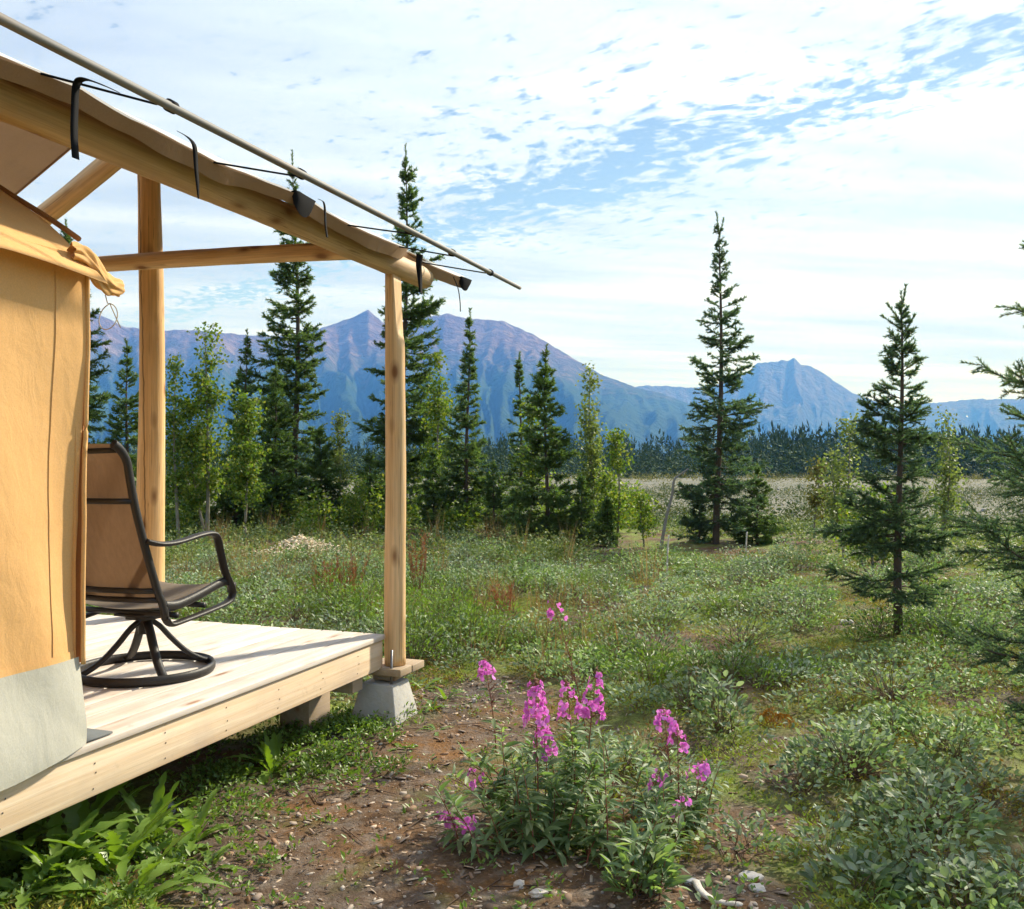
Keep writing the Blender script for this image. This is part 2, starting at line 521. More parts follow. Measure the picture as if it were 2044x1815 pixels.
M_chip = leaf_mat('wood_chips', [(.14, .085, .05), (.26, .17, .11), (.18, .09, .045), (.38, .33, .28), (.13, .08, .05), (.50, .39, .29), (.22, .17, .14), (.42, .34, .28)], .0, .85, .2)
M_stone = leaf_mat('small_stones', [(.20, .19, .18), (.30, .285, .265), (.38, .35, .31), (.25, .19, .15), (.34, .32, .32)], .0, .85, .25)
M_cream = leaf_mat('pale_wood_shavings', [(.62, .52, .38), (.72, .63, .48), (.55, .43, .28), (.76, .68, .55)], .05, .85, .2)
M_rock = plain('pale_rock', (.46, .43, .40), .9, .25, 12, bstr=.5)
M_rockg = plain('grey_rock', (.34, .345, .36), .9, .25, 12, bstr=.5)
M_drift = plain('bleached_driftwood', (.50, .46, .41), .85, .2, 30, bstr=.4)
M_flat = leaf_mat('grey_green_scrub_leaves', [(.065, .095, .045), (.09, .125, .055), (.12, .155, .075), (.16, .185, .11), (.13, .14, .05)], .12, .85, .03, None, .1)
M_mid = leaf_mat('green_grey_shrub_leaves', [(.060, .105, .040), (.095, .150, .055), (.14, .20, .085), (.24, .29, .17), (.17, .21, .05)], .28, .55, .2, (1.3, 1.4, .6), 1.0, (.45, (1.15, 1.0, .55)))
M_rust = leaf_mat('rusty_leaf_mat', [(.16, .085, .035), (.22, .12, .04), (.13, .10, .03), (.20, .17, .05), (.26, .13, .06)], .2, .7, .2)
M_orange = leaf_mat('orange_moss', [(.26, .12, .02), (.34, .17, .03), (.22, .10, .025)], .2, .8, .2)
M_far = leaf_mat('far_spruce', [(.030, .058, .016), (.042, .074, .020), (.056, .092, .024), (.080, .115, .030)], 0, .8, .1)


def ground_material():
    m, t, out = new_mat('ground_soil')
    co = t.add('ShaderNodeTexCoord').outputs['Object']
    bare = t.add('ShaderNodeAttribute', attribute_name='bare').outputs['Fac']
    grav = t.add('ShaderNodeAttribute', attribute_name='gravel').outputs['Fac']
    n1 = t.noise(co, 1.3, 5, .6)
    n2 = t.noise(co, 9, 5, .65)
    n3 = t.noise(co, 60, 4, .7)
    soil = t.ramp(n1, [(.3, (.060, .045, .036)), (.46, (.095, .062, .040)), (.58, (.135, .072, .032)), (.72, (.19, .095, .035))])
    soil = t.mix(t.ramp(n2, [(.45, 0.0), (.68, .75)]), soil, (.17, .145, .125))
    soil = t.mix(t.ramp(t.noise(co, 2.7, 5, .65), [(.56, 0.0), (.7, .7)]), soil, (.085, .085, .025))
    moss = t.ramp(n2, [(.3, (.075, .085, .024)), (.5, (.13, .17, .034)), (.7, (.22, .26, .05))])
    mm = t.ramp(t.noise(co, .9, 5, .62), [(.44, .0), (.58, 1.0)])
    c = t.mix(bare, t.mix(mm, soil, moss), soil)
    c = t.mix(1.0, c, t.ramp(n3, [(.25, .55), (.5, 1.0), (.75, 1.5)]), 'MULTIPLY')
    gn = t.noise(co, .22, 4, .6)
    gcol = t.ramp(gn, [(.3, (.10, .105, .070)), (.5, (.16, .155, .115)), (.65, (.22, .205, .165)), (.8, (.13, .13, .06))])
    gcol = t.mix(1.0, gcol, t.ramp(t.noise(co, 3, 4, .7), [(.3, .7), (.7, 1.2)]), 'MULTIPLY')
    c = t.mix(grav, c, gcol)
    principled(t, out, c, .95, t.math('ADD', t.math('MULTIPLY', n2, .5), t.math('MULTIPLY', n3, .5)), .7, .03, .15)
    return m


# ------------------------------------------------------------------ ground, mountains, far forest
def build_ground():
    nr, na = 230, 640
    rr = np.concatenate([[0.0], np.geomspace(.6, 12500, nr - 1)])
    # finer azimuth steps towards the view direction
    s = np.linspace(-1, 1, na, endpoint=False)
    th = np.pi * (s * .42 + .58 * s ** 3) * 1.0
    X = rr[:, None] * np.sin(th)[None]; Y = rr[:, None] * np.cos(th)[None]
    Z = ground_h(X, Y)
    mb = MB()
    V = np.stack([X, Y, Z], -1)
    n, k = V.shape[:2]
    i = np.arange(n - 1)[:, None] * k; j = np.arange(k)[None]; j2 = (j + 1) % k
    Q = np.stack([i + j, i + k + j, i + k + j2, i + j2], -1).reshape(-1, 4)
    mb.add(V.reshape(-1, 3), quads=Q)
    o = mb.build('ground', ground_material(), smooth=True)
    o['kind'] = 'structure'
    r = np.sqrt(X * X + Y * Y)
    bm = bare_mask(X, Y) * (r < 14)
    gm = sstep(24, 36, r + 3 * fbm(X * .2, Y * .2, 3, 61)) * (1 - sstep(900, 2500, r))
    for nm, a in (('bare', bm), ('gravel', gm)):
        at = o.data.attributes.new(nm, 'FLOAT', 'POINT')
        at.data.foreach_set('value', a.astype(np.float32).ravel())


build_ground()


def mountain_material(name, rock0, rock1, scree, green, zlo, zhi):
    m, t, out = new_mat(name)
    co = t.add('ShaderNodeTexCoord').outputs['Object']
    z = t.add('ShaderNodeSeparateXYZ', {0: co}).outputs['Z']
    n = t.noise(co, .004, 6, .6)
    st = t.noise(t.mapping(co, (.012, .012, .0012)), 1.0, 5, .6, .5)
    rock = t.mix(n, rock0, rock1)
    rock = t.mix(t.ramp(st, [(.52, 0.0), (.66, .85)]), rock, scree)
    zn = t.math('DIVIDE', t.math('SUBTRACT', t.math('ADD', z, t.math('MULTIPLY', t.math('SUBTRACT', st, .5), 420)), zlo), zhi - zlo)
    c = t.mix(t.ramp(zn, [(.0, 0.0), (1.0, 1.0)]), green, rock)
    c = t.mix(1.0, c, t.ramp(t.noise(co, .015, 5, .65), [(.3, .75), (.7, 1.2)]), 'MULTIPLY')
    principled(t, out, c, .95, t.math('ADD', t.noise(co, .02, 6, .65), t.math('MULTIPLY', st, 1.5)), 1.0, 45.0, .05)
    return m


def build_mountain(name, prof, r0, rc, r1, material, amp, seed, spur=26.0):
    """prof: silhouette of the crest (picture x, height above horizon); a range with spurs and gullies at distance rc"""
    px = np.array([a for a, b in prof], float); pe = np.array([b for a, b in prof], float)
    na, nr = 520, 110
    xs = np.linspace(px[0], px[-1], na)
    th = np.arctan((xs - CX) / F)
    crest = np.interp(xs, px, (HY - pe) / F) * np.cos(th)
    crest = crest + .0020 + .0012 * fbm(xs / 14.0, xs * 0, 4, seed)
    t = np.linspace(0, 1.6, nr)
    # range crest wanders in distance, spurs run towards the valley
    wander = 1 + .05 * fbm(th * 9, th * 0, 3, seed + 3)
    Rr = np.where(t[:, None] < 1, r0 + (rc * wander[None] - r0) * t[:, None], rc * wander[None] + (r1 - rc) * (t[:, None] - 1) / .6)
    up = np.clip(t, 0, 1)
    g = (.35 * up + .65 * up ** 2.0)[:, None]
    ztop = crest * rc * wander * np.cos(th)
    ztop = crest * rc * wander
    tt = t[:, None] + 0 * th[None]; hh = th[None] + 0 * t[:, None]
    wv = .012 * fbm(hh * 20, tt * 4, 3, seed + 7)
    rid = 1 - np.abs(fbm((hh + wv) * spur, tt * 1.1, 4, seed + 11, .55)) * 2.0
    rid2 = 1 - np.abs(fbm((hh + wv) * spur * 3.1 + 7, tt * 2.6, 3, seed + 23)) * 2
    env = np.sin(np.pi * np.clip(tt, 0, 1)) ** .8 * (1 - .25 * tt)
    Z = ztop[None] * g + amp * env * (rid - .45) * (ztop[None] / 900 + .2) + amp * .3 * env * (rid2 - .45)
    back = np.clip((t - 1) / .6, 0, 1)[:, None]
    Z = np.where(t[:, None] > 1, ztop[None] * (1 - back) ** 1.2 + 0 * Z, Z)
    # nothing in front may rise over the crest line seen from the valley
    lim = (ztop[None] / (rc * wander[None])) * Rr * .985
    Z = np.where(t[:, None] < 1, np.minimum(Z, lim), Z)
    Z = Z - 12
    X = Rr * np.sin(th)[None]; Y = Rr * np.cos(th)[None]
    mb = MB().grid(np.stack([X, Y, Z], -1)[:, ::-1])
    o = mb.build(name, material, smooth=True)
    o['kind'] = 'structure'
    return o


M_mt1 = mountain_material('mountain_rock', (.105, .066, .060), (.165, .100, .078), (.27, .185, .135), (.030, .064, .018), 330, 640)
M_mt2 = mountain_material('far_mountain_rock', (.08, .07, .07), (.12, .10, .095), (.18, .15, .13), (.035, .055, .025), 200, 500)
L1 = [(-900, 610), (-300, 600), (60, 585), (130, 600), (190, 618), (250, 648), (320, 655), (375, 653), (470, 662), (540, 668), (600, 662), (650, 648), (700, 630), (735, 613),
      (765, 640), (810, 640), (850, 628), (890, 621), (940, 631), (1000, 635), (1060, 660), (1100, 684), (1200, 745), (1270, 770), (1330, 786), (1400, 814), (1450, 838), (1530, 870), (1640, 905)]
L2 = [(1180, 800), (1240, 776), (1290, 767), (1340, 770), (1400, 772), (1440, 765), (1490, 742), (1512, 722), (1548, 720), (1560, 716), (1572, 718), (1585, 711), (1600, 727), (1620, 729), (1650, 748), (1700, 782),
      (1745, 800), (1790, 822), (1840, 850), (1900, 890)]
L3 = [(1560, 850), (1680, 825), (1800, 808), (1860, 804), (1920, 798), (1960, 796), (2044, 796), (2200, 790), (2500, 770), (2900, 740)]
build_mountain('mountain', L1, 2600, 5600, 8500, M_mt1, 150, 3, 20)
build_mountain('mountain', L2, 5900, 8000, 10500, M_mt2, 150, 13, 26)
build_mountain('hills', L3, 6500, 9000, 11000, M_mt2, 160, 29, 20)


def far_forest():
    mb = MB(); r = np.random.default_rng(5)
    N = 5200
    th = r.uniform(-.75, .62, N); d = 210 + 330 * r.random(N) ** 1.3
    x = d * np.tan(th); y = d
    H = r.uniform(6.0, 11.0, N) * (1 + .35 * fbm(x * .035, y * .035, 2, 9)) * np.interp(d, [210, 260, 540], [.6, .95, 1.6])
    H *= np.interp(th, [.0, .1, .3, .6], [.95, 1.0, 1.25, 1.35])
    H *= np.where(r.random(N) < .25, .6, 1.0)
    wd = H * r.uniform(.11, .24, N)
    zb = ground_h(x, y)
    k = 34
    u = r.random((N, k)) ** .8; a = r.uniform(0, 6.283, (N, k))
    q = (1 - u) ** .9 * wd[:, None] * r.uniform(.3, 1.15, (N, k))
    P = np.stack([x[:, None] + np.cos(a) * q, y[:, None] + np.sin(a) * q, (zb[:, None] + H[:, None] * (.03 + .93 * u))], -1).reshape(-1, 3)
    D = np.stack([np.cos(a) * .8, np.sin(a) * .8, np.interp(u, [0, .6, .8, 1], [-.6, .0, 1.2, 4.0])], -1).reshape(-1, 3) + r.normal(0, .25, (N * k, 3))
    L = (np.repeat(H, k) * .15 * (1.15 - .55 * u.ravel())) * r.uniform(.6, 1.3, N * k)
    D /= np.linalg.norm(D, axis=1)[:, None]
    X = np.cross(D, r.normal(size=D.shape)); X /= np.linalg.norm(X, axis=1)[:, None]
    M = np.stack([X, D, np.cross(X, D)], -1) * np.stack([L * (1.15 - .85 * u.ravel()), L, L], -1)[:, None, :]
    mb.inst([(-.5, 0, 0), (.5, 0, 0), (0, 1, 0)], [(0, 1, 2)], M, P)
    o = mb.build('forest', M_far)
    tag(o, 'dark spruce forest lining the far edge of the gravel river bar', 'forest', kind='stuff')


far_forest()

# ------------------------------------------------------------------ wooden platform, log frame, tent, fly
DECK_Z, DP0, DA1 = .547, 2.68, 5.147
A0 = -1.2
deck = empty('wooden_deck', tuple(S(DA1, DP0, 0.0)), 'pale sawn timber deck platform carrying the orange tent and the chair', 'deck')


def sframe_box(name, a0, a1, p0, p1, z0, z1, m, parent, bev=.003):
    """box along the deck axes, local x along a"""
    mb = MB().box((0, 0, 0), (a1 - a0, p1 - p0, z1 - z0))
    o = mb.build(name, m)
    o.rotation_euler = (0, 0, math.atan2(AV[1], AV[0]))
    c = S((a0 + a1) / 2, (p0 + p1) / 2, (z0 + z1) / 2)
    if parent is not None:
        o.parent = parent
        c = c - np.array(parent.location)
    o.location = tuple(c)
    bevel(o, bev)
    return o


pw = .138
npl = 27
for i in range(npl):
    p0 = DP0 - .012 + i * (pw + .0095)
    sframe_box('plank', A0, DA1 + .012 + random.uniform(-.006, .006), p0, p0 + pw, DECK_Z - .032, DECK_Z + random.uniform(-.0015, .0015), M_plank, deck, .005)
fas = sframe_box('fascia', A0, DA1, DP0, DP0 + .038, DECK_Z - .208, DECK_Z - .0345, M_fascia, deck, .004)
sframe_box('end_fascia', DA1 - .038, DA1 - .001, DP0 + .040, DP0 + 3.95, DECK_Z - .20, DECK_Z - .0345, M_fascia, deck, .004)
for i in range(7):
    sframe_box('joist', A0, DA1 - .04, DP0 + .5 + i * .5, DP0 + .54 + i * .5, DECK_Z - .20, DECK_Z - .036, M_beam, deck)
sframe_box('support_beam', 4.86, 4.98, DP0 + .045, DP0 + 3.9, DECK_Z - .30, DECK_Z - .2105, M_beam, deck)
sframe_box('support_beam', 2.0, 2.12, DP0 + .10, DP0 + 3.9, DECK_Z - .30, DECK_Z - .2105, M_beam, deck)
sframe_box('support_block', 4.80, 5.04, DP0 + .30, DP0 + .5, .0, DECK_Z - .302, M_beam, deck)
sframe_box('support_block', 1.95, 2.17, DP0 + .55, DP0 + .75, -.03, DECK_Z - .302, M_beam, deck)
mbn = MB()
for a in np.arange(1.6, 5.1, .406):
    for dz in (.065, .115, .165):
        c = S(a + random.uniform(-.015, .015), DP0 - .0015, DECK_Z - dz - random.uniform(0, .02))
        n = 8; an = np.arange(n) * 2 * np.pi / n
        ring = c + .0038 * (np.cos(an)[:, None] * AV + np.sin(an)[:, None] * ZV)
        mbn.add(np.vstack([ring, c - PV * .002]), tris=[[i, (i + 1) % n, n] for i in range(n)])
o = mbn.build('nail_heads', M_nail, deck); o['kind'] = 'stuff'


def log(name, p0, p1, r0, r1, m, parent, seed=0, bend=.012, sides=28, rough=.05, notch=None, dome=0.0):
    p0 = np.asarray(p0, float); p1 = np.asarray(p1, float)
    L = np.linalg.norm(p1 - p0); n = max(8, int(L / .05))
    t = np.linspace(0, 1, n); th = np.arange(sides) * 2 * np.pi / sides
    rad = (r0 + (r1 - r0) * t)[:, None] * (1 + rough * fbm(t[:, None] * L * 2.0 + seed, np.cos(th)[None] * .8 + seed, 3, seed) + .35 * rough * fbm(t[:, None] * L * 9, th[None] * 1.5 + 0 * t[:, None], 2, seed + 4))
    bx = bend * np.sin(np.pi * t) * math.cos(seed * 1.7) + .3 * bend * np.sin(3 * np.pi * t + seed)
    by = bend * np.sin(np.pi * t) * math.sin(seed * 1.7)
    X = bx[:, None] + rad * np.cos(th)[None]; Y = by[:, None] + rad * np.sin(th)[None]; Z = (t * L)[:, None] + 0 * X
    if notch is not None:
        dirx, diry, depth, ln = notch
        q = X * dirx + Y * diry
        lim = depth + np.clip((L - ln - Z) / .12, 0, 1) * .08 + np.clip((L - Z) / ln, 0, 1) * .02
        ex = np.maximum(q - lim, 0)
        X = X - ex * dirx; Y = Y - ex * diry
    mb = MB()
    V = np.stack([X, Y, Z], -1)
    if dome:
        cap = V[-1] * np.array([.82, .82, 1]) + np.array([0, 0, dome * .6]); cap2 = V[-1] * np.array([.45, .45, 1]) + np.array([0, 0, dome])
        V = np.concatenate([V, cap[None], cap2[None]], 0); n += 2
    i = np.arange(n - 1)[:, None] * sides; j = np.arange(sides)[None]; k = (j + 1) % sides
    Q = np.stack([i + j, i + k, i + sides + k, i + sides + j], -1).reshape(-1, 4)
    v = np.vstack([V.reshape(-1, 3), [bx[0], by[0], 0], [bx[-1], by[-1], V[-1, 0, 2] + dome * .1]])
    e = (n - 1) * sides; jj = np.arange(sides); kk = (jj + 1) % sides
    mb.add(v, tris=np.vstack([np.stack([kk, jj, np.full(sides, n * sides)], -1), np.stack([e + jj, e + kk, np.full(sides, n * sides + 1)], -1)]), quads=Q)
    o = mb.build(name, m, smooth=True)
    q = Vector(p1 - p0).to_track_quat('Z', 'Y')
    o.rotation_mode = 'QUATERNION'; o.rotation_quaternion = q
    if parent is not None:
        o.parent = parent; p0 = p0 - np.array(parent.location)
    o.location = tuple(p0)
    return o


PA, PP, PR = 5.225, 2.637, 4.485
frame = empty('log_frame', tuple(S(PA, PP, 0.0)), 'peeled log pole frame of posts and beams standing round the tent and deck', 'pole frame')


def upright_log(name, a, p, z0, z1, r0, r1, m, seed, notch=None, rz=0.0, **k):
    o = log(name, S(a, p, z0), S(a, p, z1), r0, r1, m, frame, seed, notch=notch, **k)
    o.rotation_mode = 'XYZ'; o.rotation_euler = (0, 0, rz)
    return o


upright_log('corner_post', PA, PP, .352, 2.745, .066, .060, M_log, 3, notch=(.95, -.30, .014, .36), bend=.008)
upright_log('ridge_post', PA - .01, PR, -.02, 3.72, .100, .072, M_logc, 8, bend=.02)
upright_log('corner_post', PA, PR + 1.85, .0, 2.745, .07, .062, M_log, 5)
log('eave_beam', S(-1.4, PP + .01, 2.80), S(5.66, PP, 2.80), .082, .068, M_logpale, frame, 4, bend=.02, rough=.06, dome=.035)
log('eave_beam', S(-1.4, PR + 1.85, 2.80), S(5.66, PR + 1.85, 2.80), .08, .068, M_logpale, frame, 6)
log('ridge_beam', S(-1.4, PR, 3.79), S(5.3, PR, 3.79), .07, .062, M_logpale, frame, 9)
log('tie_beam', S(PA - .16, PP + .02, 2.865), S(PA - .14, PR + 1.85, 2.94), .056, .050, M_log, frame, 12, bend=.02)
log('rafter', S(PA - .02, PR + .02, 3.82), S(PA - .02, PR + 1.95, 2.80), .075, .066, M_log, frame, 14)

# boards under the corner post and the concrete pier
shim = empty('support_board', tuple(S(PA, PP, .30)), 'short weathered boards stacked under the foot of the corner post', 'board')
sframe_box('board', PA - .125, PA + .03, PP - .10, PP + .16, .305, .349, M_beam, shim)
sframe_box('board', PA + .034, PA + .20, PP - .105, PP + .17, .303, .346, M_beam, shim)
sframe_box('board', PA - .06, PA + .16, PP - .03, PP + .12, .262, .3025, M_beam, shim)
pier = empty('concrete_pier', tuple(S(PA - .06, PP - .03, 0)), 'tapered concrete pier block under the deck corner beside the post', 'concrete block')
pa, pp = PA - .03, PP + .055
mb = MB()
b, tp = .175, .108
v = [S(pa + s * b, pp + q * b, -.06) for s, q in ((-1, -1), (1, -1), (1, 1), (-1, 1))] + [S(pa + s * tp, pp + q * tp, .255) for s, q in ((-1, -1), (1, -1), (1, 1), (-1, 1))]
mb.add(v, quads=[[0, 1, 5, 4], [1, 2, 6, 5], [2, 3, 7, 6], [3, 0, 4, 7], [4, 5, 6, 7], [3, 2, 1, 0]])
bevel(mb.build('block', M_conc, pier), .008, 3)
MB().tube([S(pa - .075, pp - .085, .25), S(pa - .075, pp - .085, .30), S(pa - .073, pp - .085, .46)], .008, 8).build('steel_rod', M_steel, pier, smooth=True)

# ---- tent
TA1, TP0 = 2.755, 2.685
EAVE_Z = 2.36
tent = empty('wall_tent', tuple(S(TA1, TP0, DECK_Z)), 'orange tan canvas wall tent with a grey skirt standing on the deck', 'tent')


def folds(a, z):
    q = (a * .95 + z * .30)
    return .019 * np.sin(q * 7.0 + 1.2 * fbm(a * .8, z * .8, 2, 3)) * sstep(2.5, 1.0, z) + .012 * np.sin(q * 15 + 2.0 * fbm(a, z, 2, 5)) * sstep(2.2, .8, z) + .006 * fbm(a * 3, z * 3, 3, 7)


def edge_wave(z):
    return .012 * fbm(z * 2.2, z * 0 + 3, 3, 77)


za = np.linspace(.855, EAVE_Z, 110); aa = np.linspace(A0 - .2, TA1, 150)
Agr, Zg = np.meshgrid(aa, za)
tdp = folds(Agr, Zg) * sstep(EAVE_Z, EAVE_Z - .15, Zg)
near_edge = sstep(TA1 - .5, TA1, Agr)
MB().grid(S(Agr + near_edge * (edge_wave(Zg) + .03 * sstep(1.0, 2.3, Zg)), TP0 + tdp, Zg)).build('wall', M_tent, tent, smooth=True)
# grey skirt, bulging at the foot and lapping over the deck edge
zs = np.linspace(DECK_Z - .03, .875, 40)
As, Zs = np.meshgrid(aa, zs)
low = sstep(.875, DECK_Z - .03, Zs)
dp = folds(As, np.maximum(Zs, .8)) * .7 - .008 - low * (.016 + .02 * (.5 + .5 * fbm(As * 2.2, Zs * 1.2, 3, 9))) - .012 * np.abs(np.sin(As * 8 + Zs * 6)) * low
MB().grid(S(As + sstep(TA1 - .3, TA1, As) * (edge_wave(Zs) + low * .012), TP0 + dp, Zs + .035 * sstep(TA1 - .35, TA1, As) * low + .012 * fbm(As * 3, As * 0, 2, 8) * low)).build('skirt', M_skirt, tent, smooth=True)
# front gable end (faces away from the camera side)
gp_ = np.linspace(TP0, TP0 + 3.6, 40); gz = np.linspace(DECK_Z, EAVE_Z, 30)
Gp, Gz = np.meshgrid(gp_, gz)
gk = 1 + (Gz - EAVE_Z) * 0
roofz = EAVE_Z + .66 * (1.8 - np.abs(Gp - TP0 - 1.8))
Gz2 = DECK_Z + (Gz - DECK_Z) / (EAVE_Z - DECK_Z) * (roofz - DECK_Z - .012)
MB().grid(S(TA1 - .012 + 0 * Gp - .0, Gp + .008 * (Gp < TP0 + .01), Gz2)).build('gable_wall', M_tent, tent, smooth=True)
# far long wall
Zf = np.linspace(DECK_Z, EAVE_Z, 6)
Af, Zf = np.meshgrid(aa[::10], Zf)
MB().grid(S(Af, TP0 + 3.6 + 0 * Af, Zf)).build('wall', M_tent, tent)
# roof halves, near one overhanging the wall with a drooping lip
sp = np.linspace(-.075, 1.8, 40)
Ar, Sp = np.meshgrid(aa, sp)
zr = EAVE_Z + .025 + .66 * np.maximum(Sp, -.0) + np.where(Sp < 0, .9 * Sp, 0) + .010 * fbm(Ar * 2.5, Sp * 3, 3, 12) - .03 * np.sin(np.pi * np.clip(Sp / 1.8, 0, 1))
zr = zr - .05 * sstep(TA1 - 1.6, TA1 - .2, Ar) * sstep(.3, -.05, Sp) + .02 * np.sin(Ar * 6) * sstep(.25, 0, Sp)
MB().grid(S(Ar + .05, TP0 + Sp - .012, zr)).build('roof', M_tent, tent, smooth=True)
MB().grid(S(Ar[::6, ::6], TP0 + 3.6 - Sp[::6, ::6], zr[::6, ::6])).build('roof', M_tent, tent, smooth=True)
# dark piping along the front roof edge and the corner hem
pip = [S(TA1 + .056, TP0 + s - .012, EAVE_Z + .03 + .66 * max(s, 0) - .03 * math.sin(math.pi * max(s, 0) / 1.8) + .006 * math.sin(9 * s)) for s in np.linspace(.07, 1.8, 30)]
MB().tube(pip, .011, 6).build('edge_piping', M_hem, tent, smooth=True)
hz = np.linspace(DECK_Z + .30, EAVE_Z - .02, 60)
hx = np.linspace(0, 1, 5)
HX, HZ = np.meshgrid(hx, hz)
hw = .030 + .010 * fbm(HZ * 3.1, HZ * 0, 3, 31)
MB().grid(S(TA1 + edge_wave(HZ) + .03 * sstep(1.0, 2.3, HZ) + .004 + .026 * np.sin(HX * 3.0) - .01 * HX, TP0 + .004 + HX * hw * 1.6, HZ)).build('corner_hem', M_hem, tent, smooth=True)
hz2 = np.stack([S(TA1 + float(edge_wave(z)) + .03 * float(sstep(1.0, 2.3, z)) + .006, TP0 - .006, z) for z in hz])
MB().tube(hz2, .009, 6).build('corner_seam', M_tent, tent, smooth=True)
def wall_pt(a, z, out=.003):
    a = np.asarray(a, float); z = np.asarray(z, float)
    ne = sstep(TA1 - .5, TA1, a)
    return S(a + ne * (edge_wave(z) + .03 * sstep(1.0, 2.3, z)), TP0 + folds(a, z) * sstep(EAVE_Z, EAVE_Z - .15, z) - out, z)


sa_, sz_ = np.meshgrid(np.linspace(A0, TA1 - .004, 140), np.array([.872, .886, .900]))
MB().grid(wall_pt(sa_, sz_, .004)).build('seam', M_tent, tent, smooth=True)
for a_ in (TA1 - .13, TA1 - 1.05):
    sz_, sa_ = np.meshgrid(np.linspace(.90, EAVE_Z - .05, 60), a_ + np.array([-.008, 0, .008]))
    MB().grid(wall_pt(sa_, sz_, .003)).build('seam', M_tent, tent, smooth=True)
# gathered corner of canvas tied at the eave
th = np.linspace(0, 2 * np.pi, 40); tt = np.linspace(0, 1, 26)
TT, TH = np.meshgrid(tt, th, indexing='ij')
c0 = S(TA1 - .06, TP0 - .02, EAVE_Z + .0); c1 = S(TA1 + .24, TP0 + .03, EAVE_Z - .09)
rad = (.028 * np.sin(np.pi * np.clip(TT * .85 + .12, 0, 1)) ** .7 + .012) * (1 + .22 * np.sin(TH * 5 + TT * 7) + .14 * np.sin(TH * 9 - TT * 11)) + .012 * sstep(.8, 1, TT) * (1 + .4 * np.sin(TH * 4))
cen = c0 + TT[..., None] * (c1 - c0) + (.018 * np.sin(TT * 7))[..., None] * ZV
MB().grid(cen + rad[..., None] * (np.cos(TH)[..., None] * PV * .7 + np.sin(TH)[..., None] * ZV)).build('gathered_corner', M_tent, tent, smooth=True)
lp = c1 + np.array([-.06, 0, -.045])
loop = [lp + np.array([.0, 0, .03])] + [lp + np.array([.045 * math.sin(q) * (1 - .2 * q / 6) + .02 * q / 6, .02 * math.cos(q), -.055 + .055 * math.cos(q)]) for q in np.linspace(0, 6.0, 24)] + [lp + np.array([.06, .0, -.10])]
MB().tube(loop, .0022, 5).build('tie_cord', M_cord, tent, smooth=True)
mat_o = MB()
mat_o.box((0, 0, 0), (.20, .34, .008))
mo = mat_o.build('rubber_mat', M_mat); mo.rotation_euler = (0, 0, math.atan2(AV[1], AV[0])); mo.location = tuple(S(TA1 + .06, DP0 + .17, DECK_Z + .007))
tag(mo, 'dark grey mat corner lying on the deck beside the tent foot', 'mat')

# ---- rain fly
fly = empty('rain_fly', tuple(S(3.0, PP, 2.9)), 'tan canvas rain fly with white top stretched over the log frame above the tent', 'rain fly')
HEM_P, HEM_Z = 2.440, 2.850
FA1 = 6.05


def fly_near(A, s):
    """s: 0 hem, .2 over the log, 1 ridge"""
    p = np.where(s < .12, HEM_P + (PP - HEM_P) * s / .12, PP + (PR - PP) * (s - .12) / .88)
    over = 2.90
    z = np.where(s < .12, HEM_Z + (over - HEM_Z) * np.sin(np.clip(s / .12, 0, 1) * np.pi / 2), over + (3.875 - over) * (s - .12) / .88)
    sag = np.abs(np.sin(A * 2.35 + .4))
    z = z - .02 * sag * sstep(.1, 0, s) + .008 * fbm(A * 3, s * 6, 3, 3) + (.045 * sstep(3.0, 1.6, A)) * np.sin(np.pi * np.clip(s, 0, 1))
    p = p + .03 * sag * sstep(.08, 0, s)
    lift = np.exp(-((A - 5.42) / .30) ** 2) * sstep(.12, 0, s)
    p = p + .17 * lift
    z = z + .055 * lift
    return p, z


fa = np.linspace(-1.4, FA1, 220); fs = np.concatenate([np.linspace(0, .14, 14), np.linspace(.17, 1, 24)])
FAg, FS = np.meshgrid(fa, fs)
fp, fz = fly_near(FAg, FS)
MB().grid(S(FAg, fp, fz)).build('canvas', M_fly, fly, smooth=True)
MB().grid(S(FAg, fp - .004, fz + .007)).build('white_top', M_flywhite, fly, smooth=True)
# hem tape, a narrow band hanging from the edge
hb = np.linspace(0, 1, 4)
HA, HB = np.meshgrid(fa, hb)
p0h, z0h = fly_near(HA, 0 * HA)
MB().grid(S(HA, p0h + .035 * HB, z0h - (.050 + .016 * fbm(HA * 3, HA * 0, 2, 4)) * HB)).build('hem_band', M_fly, fly, smooth=True)
# far half, ending short of the front posts
ff = np.linspace(-1.4, 4.90, 60); sf = np.linspace(0, 1, 20)
Ag2, Sg2 = np.meshgrid(ff, sf)
MB().grid(S(Ag2, PR + Sg2 * 2.0, 3.87 - 1.06 * Sg2 - .02 * np.sin(np.pi * Sg2) + .008 * fbm(Ag2 * 2, Sg2 * 4, 3, 6))).build('far_canvas', M_fly, fly, smooth=True)
MB().tube([S(4.90, PR + s * 2.0, 3.87 - 1.06 * s - .02 * math.sin(math.pi * s)) for s in np.linspace(0, 1, 16)], .008, 6).build('far_hem', M_fly, fly, smooth=True)
g0 = S(4.86, PR + 2.0 * .50, 3.87 - 1.06 * .50 - .035)
an = np.arange(13) * 2 * np.pi / 12
MB().tube([g0 + .014 * (math.cos(q) * AV + math.sin(q) * PV) for q in an], .004, 5).build('grommet', M_steel, fly, smooth=True)
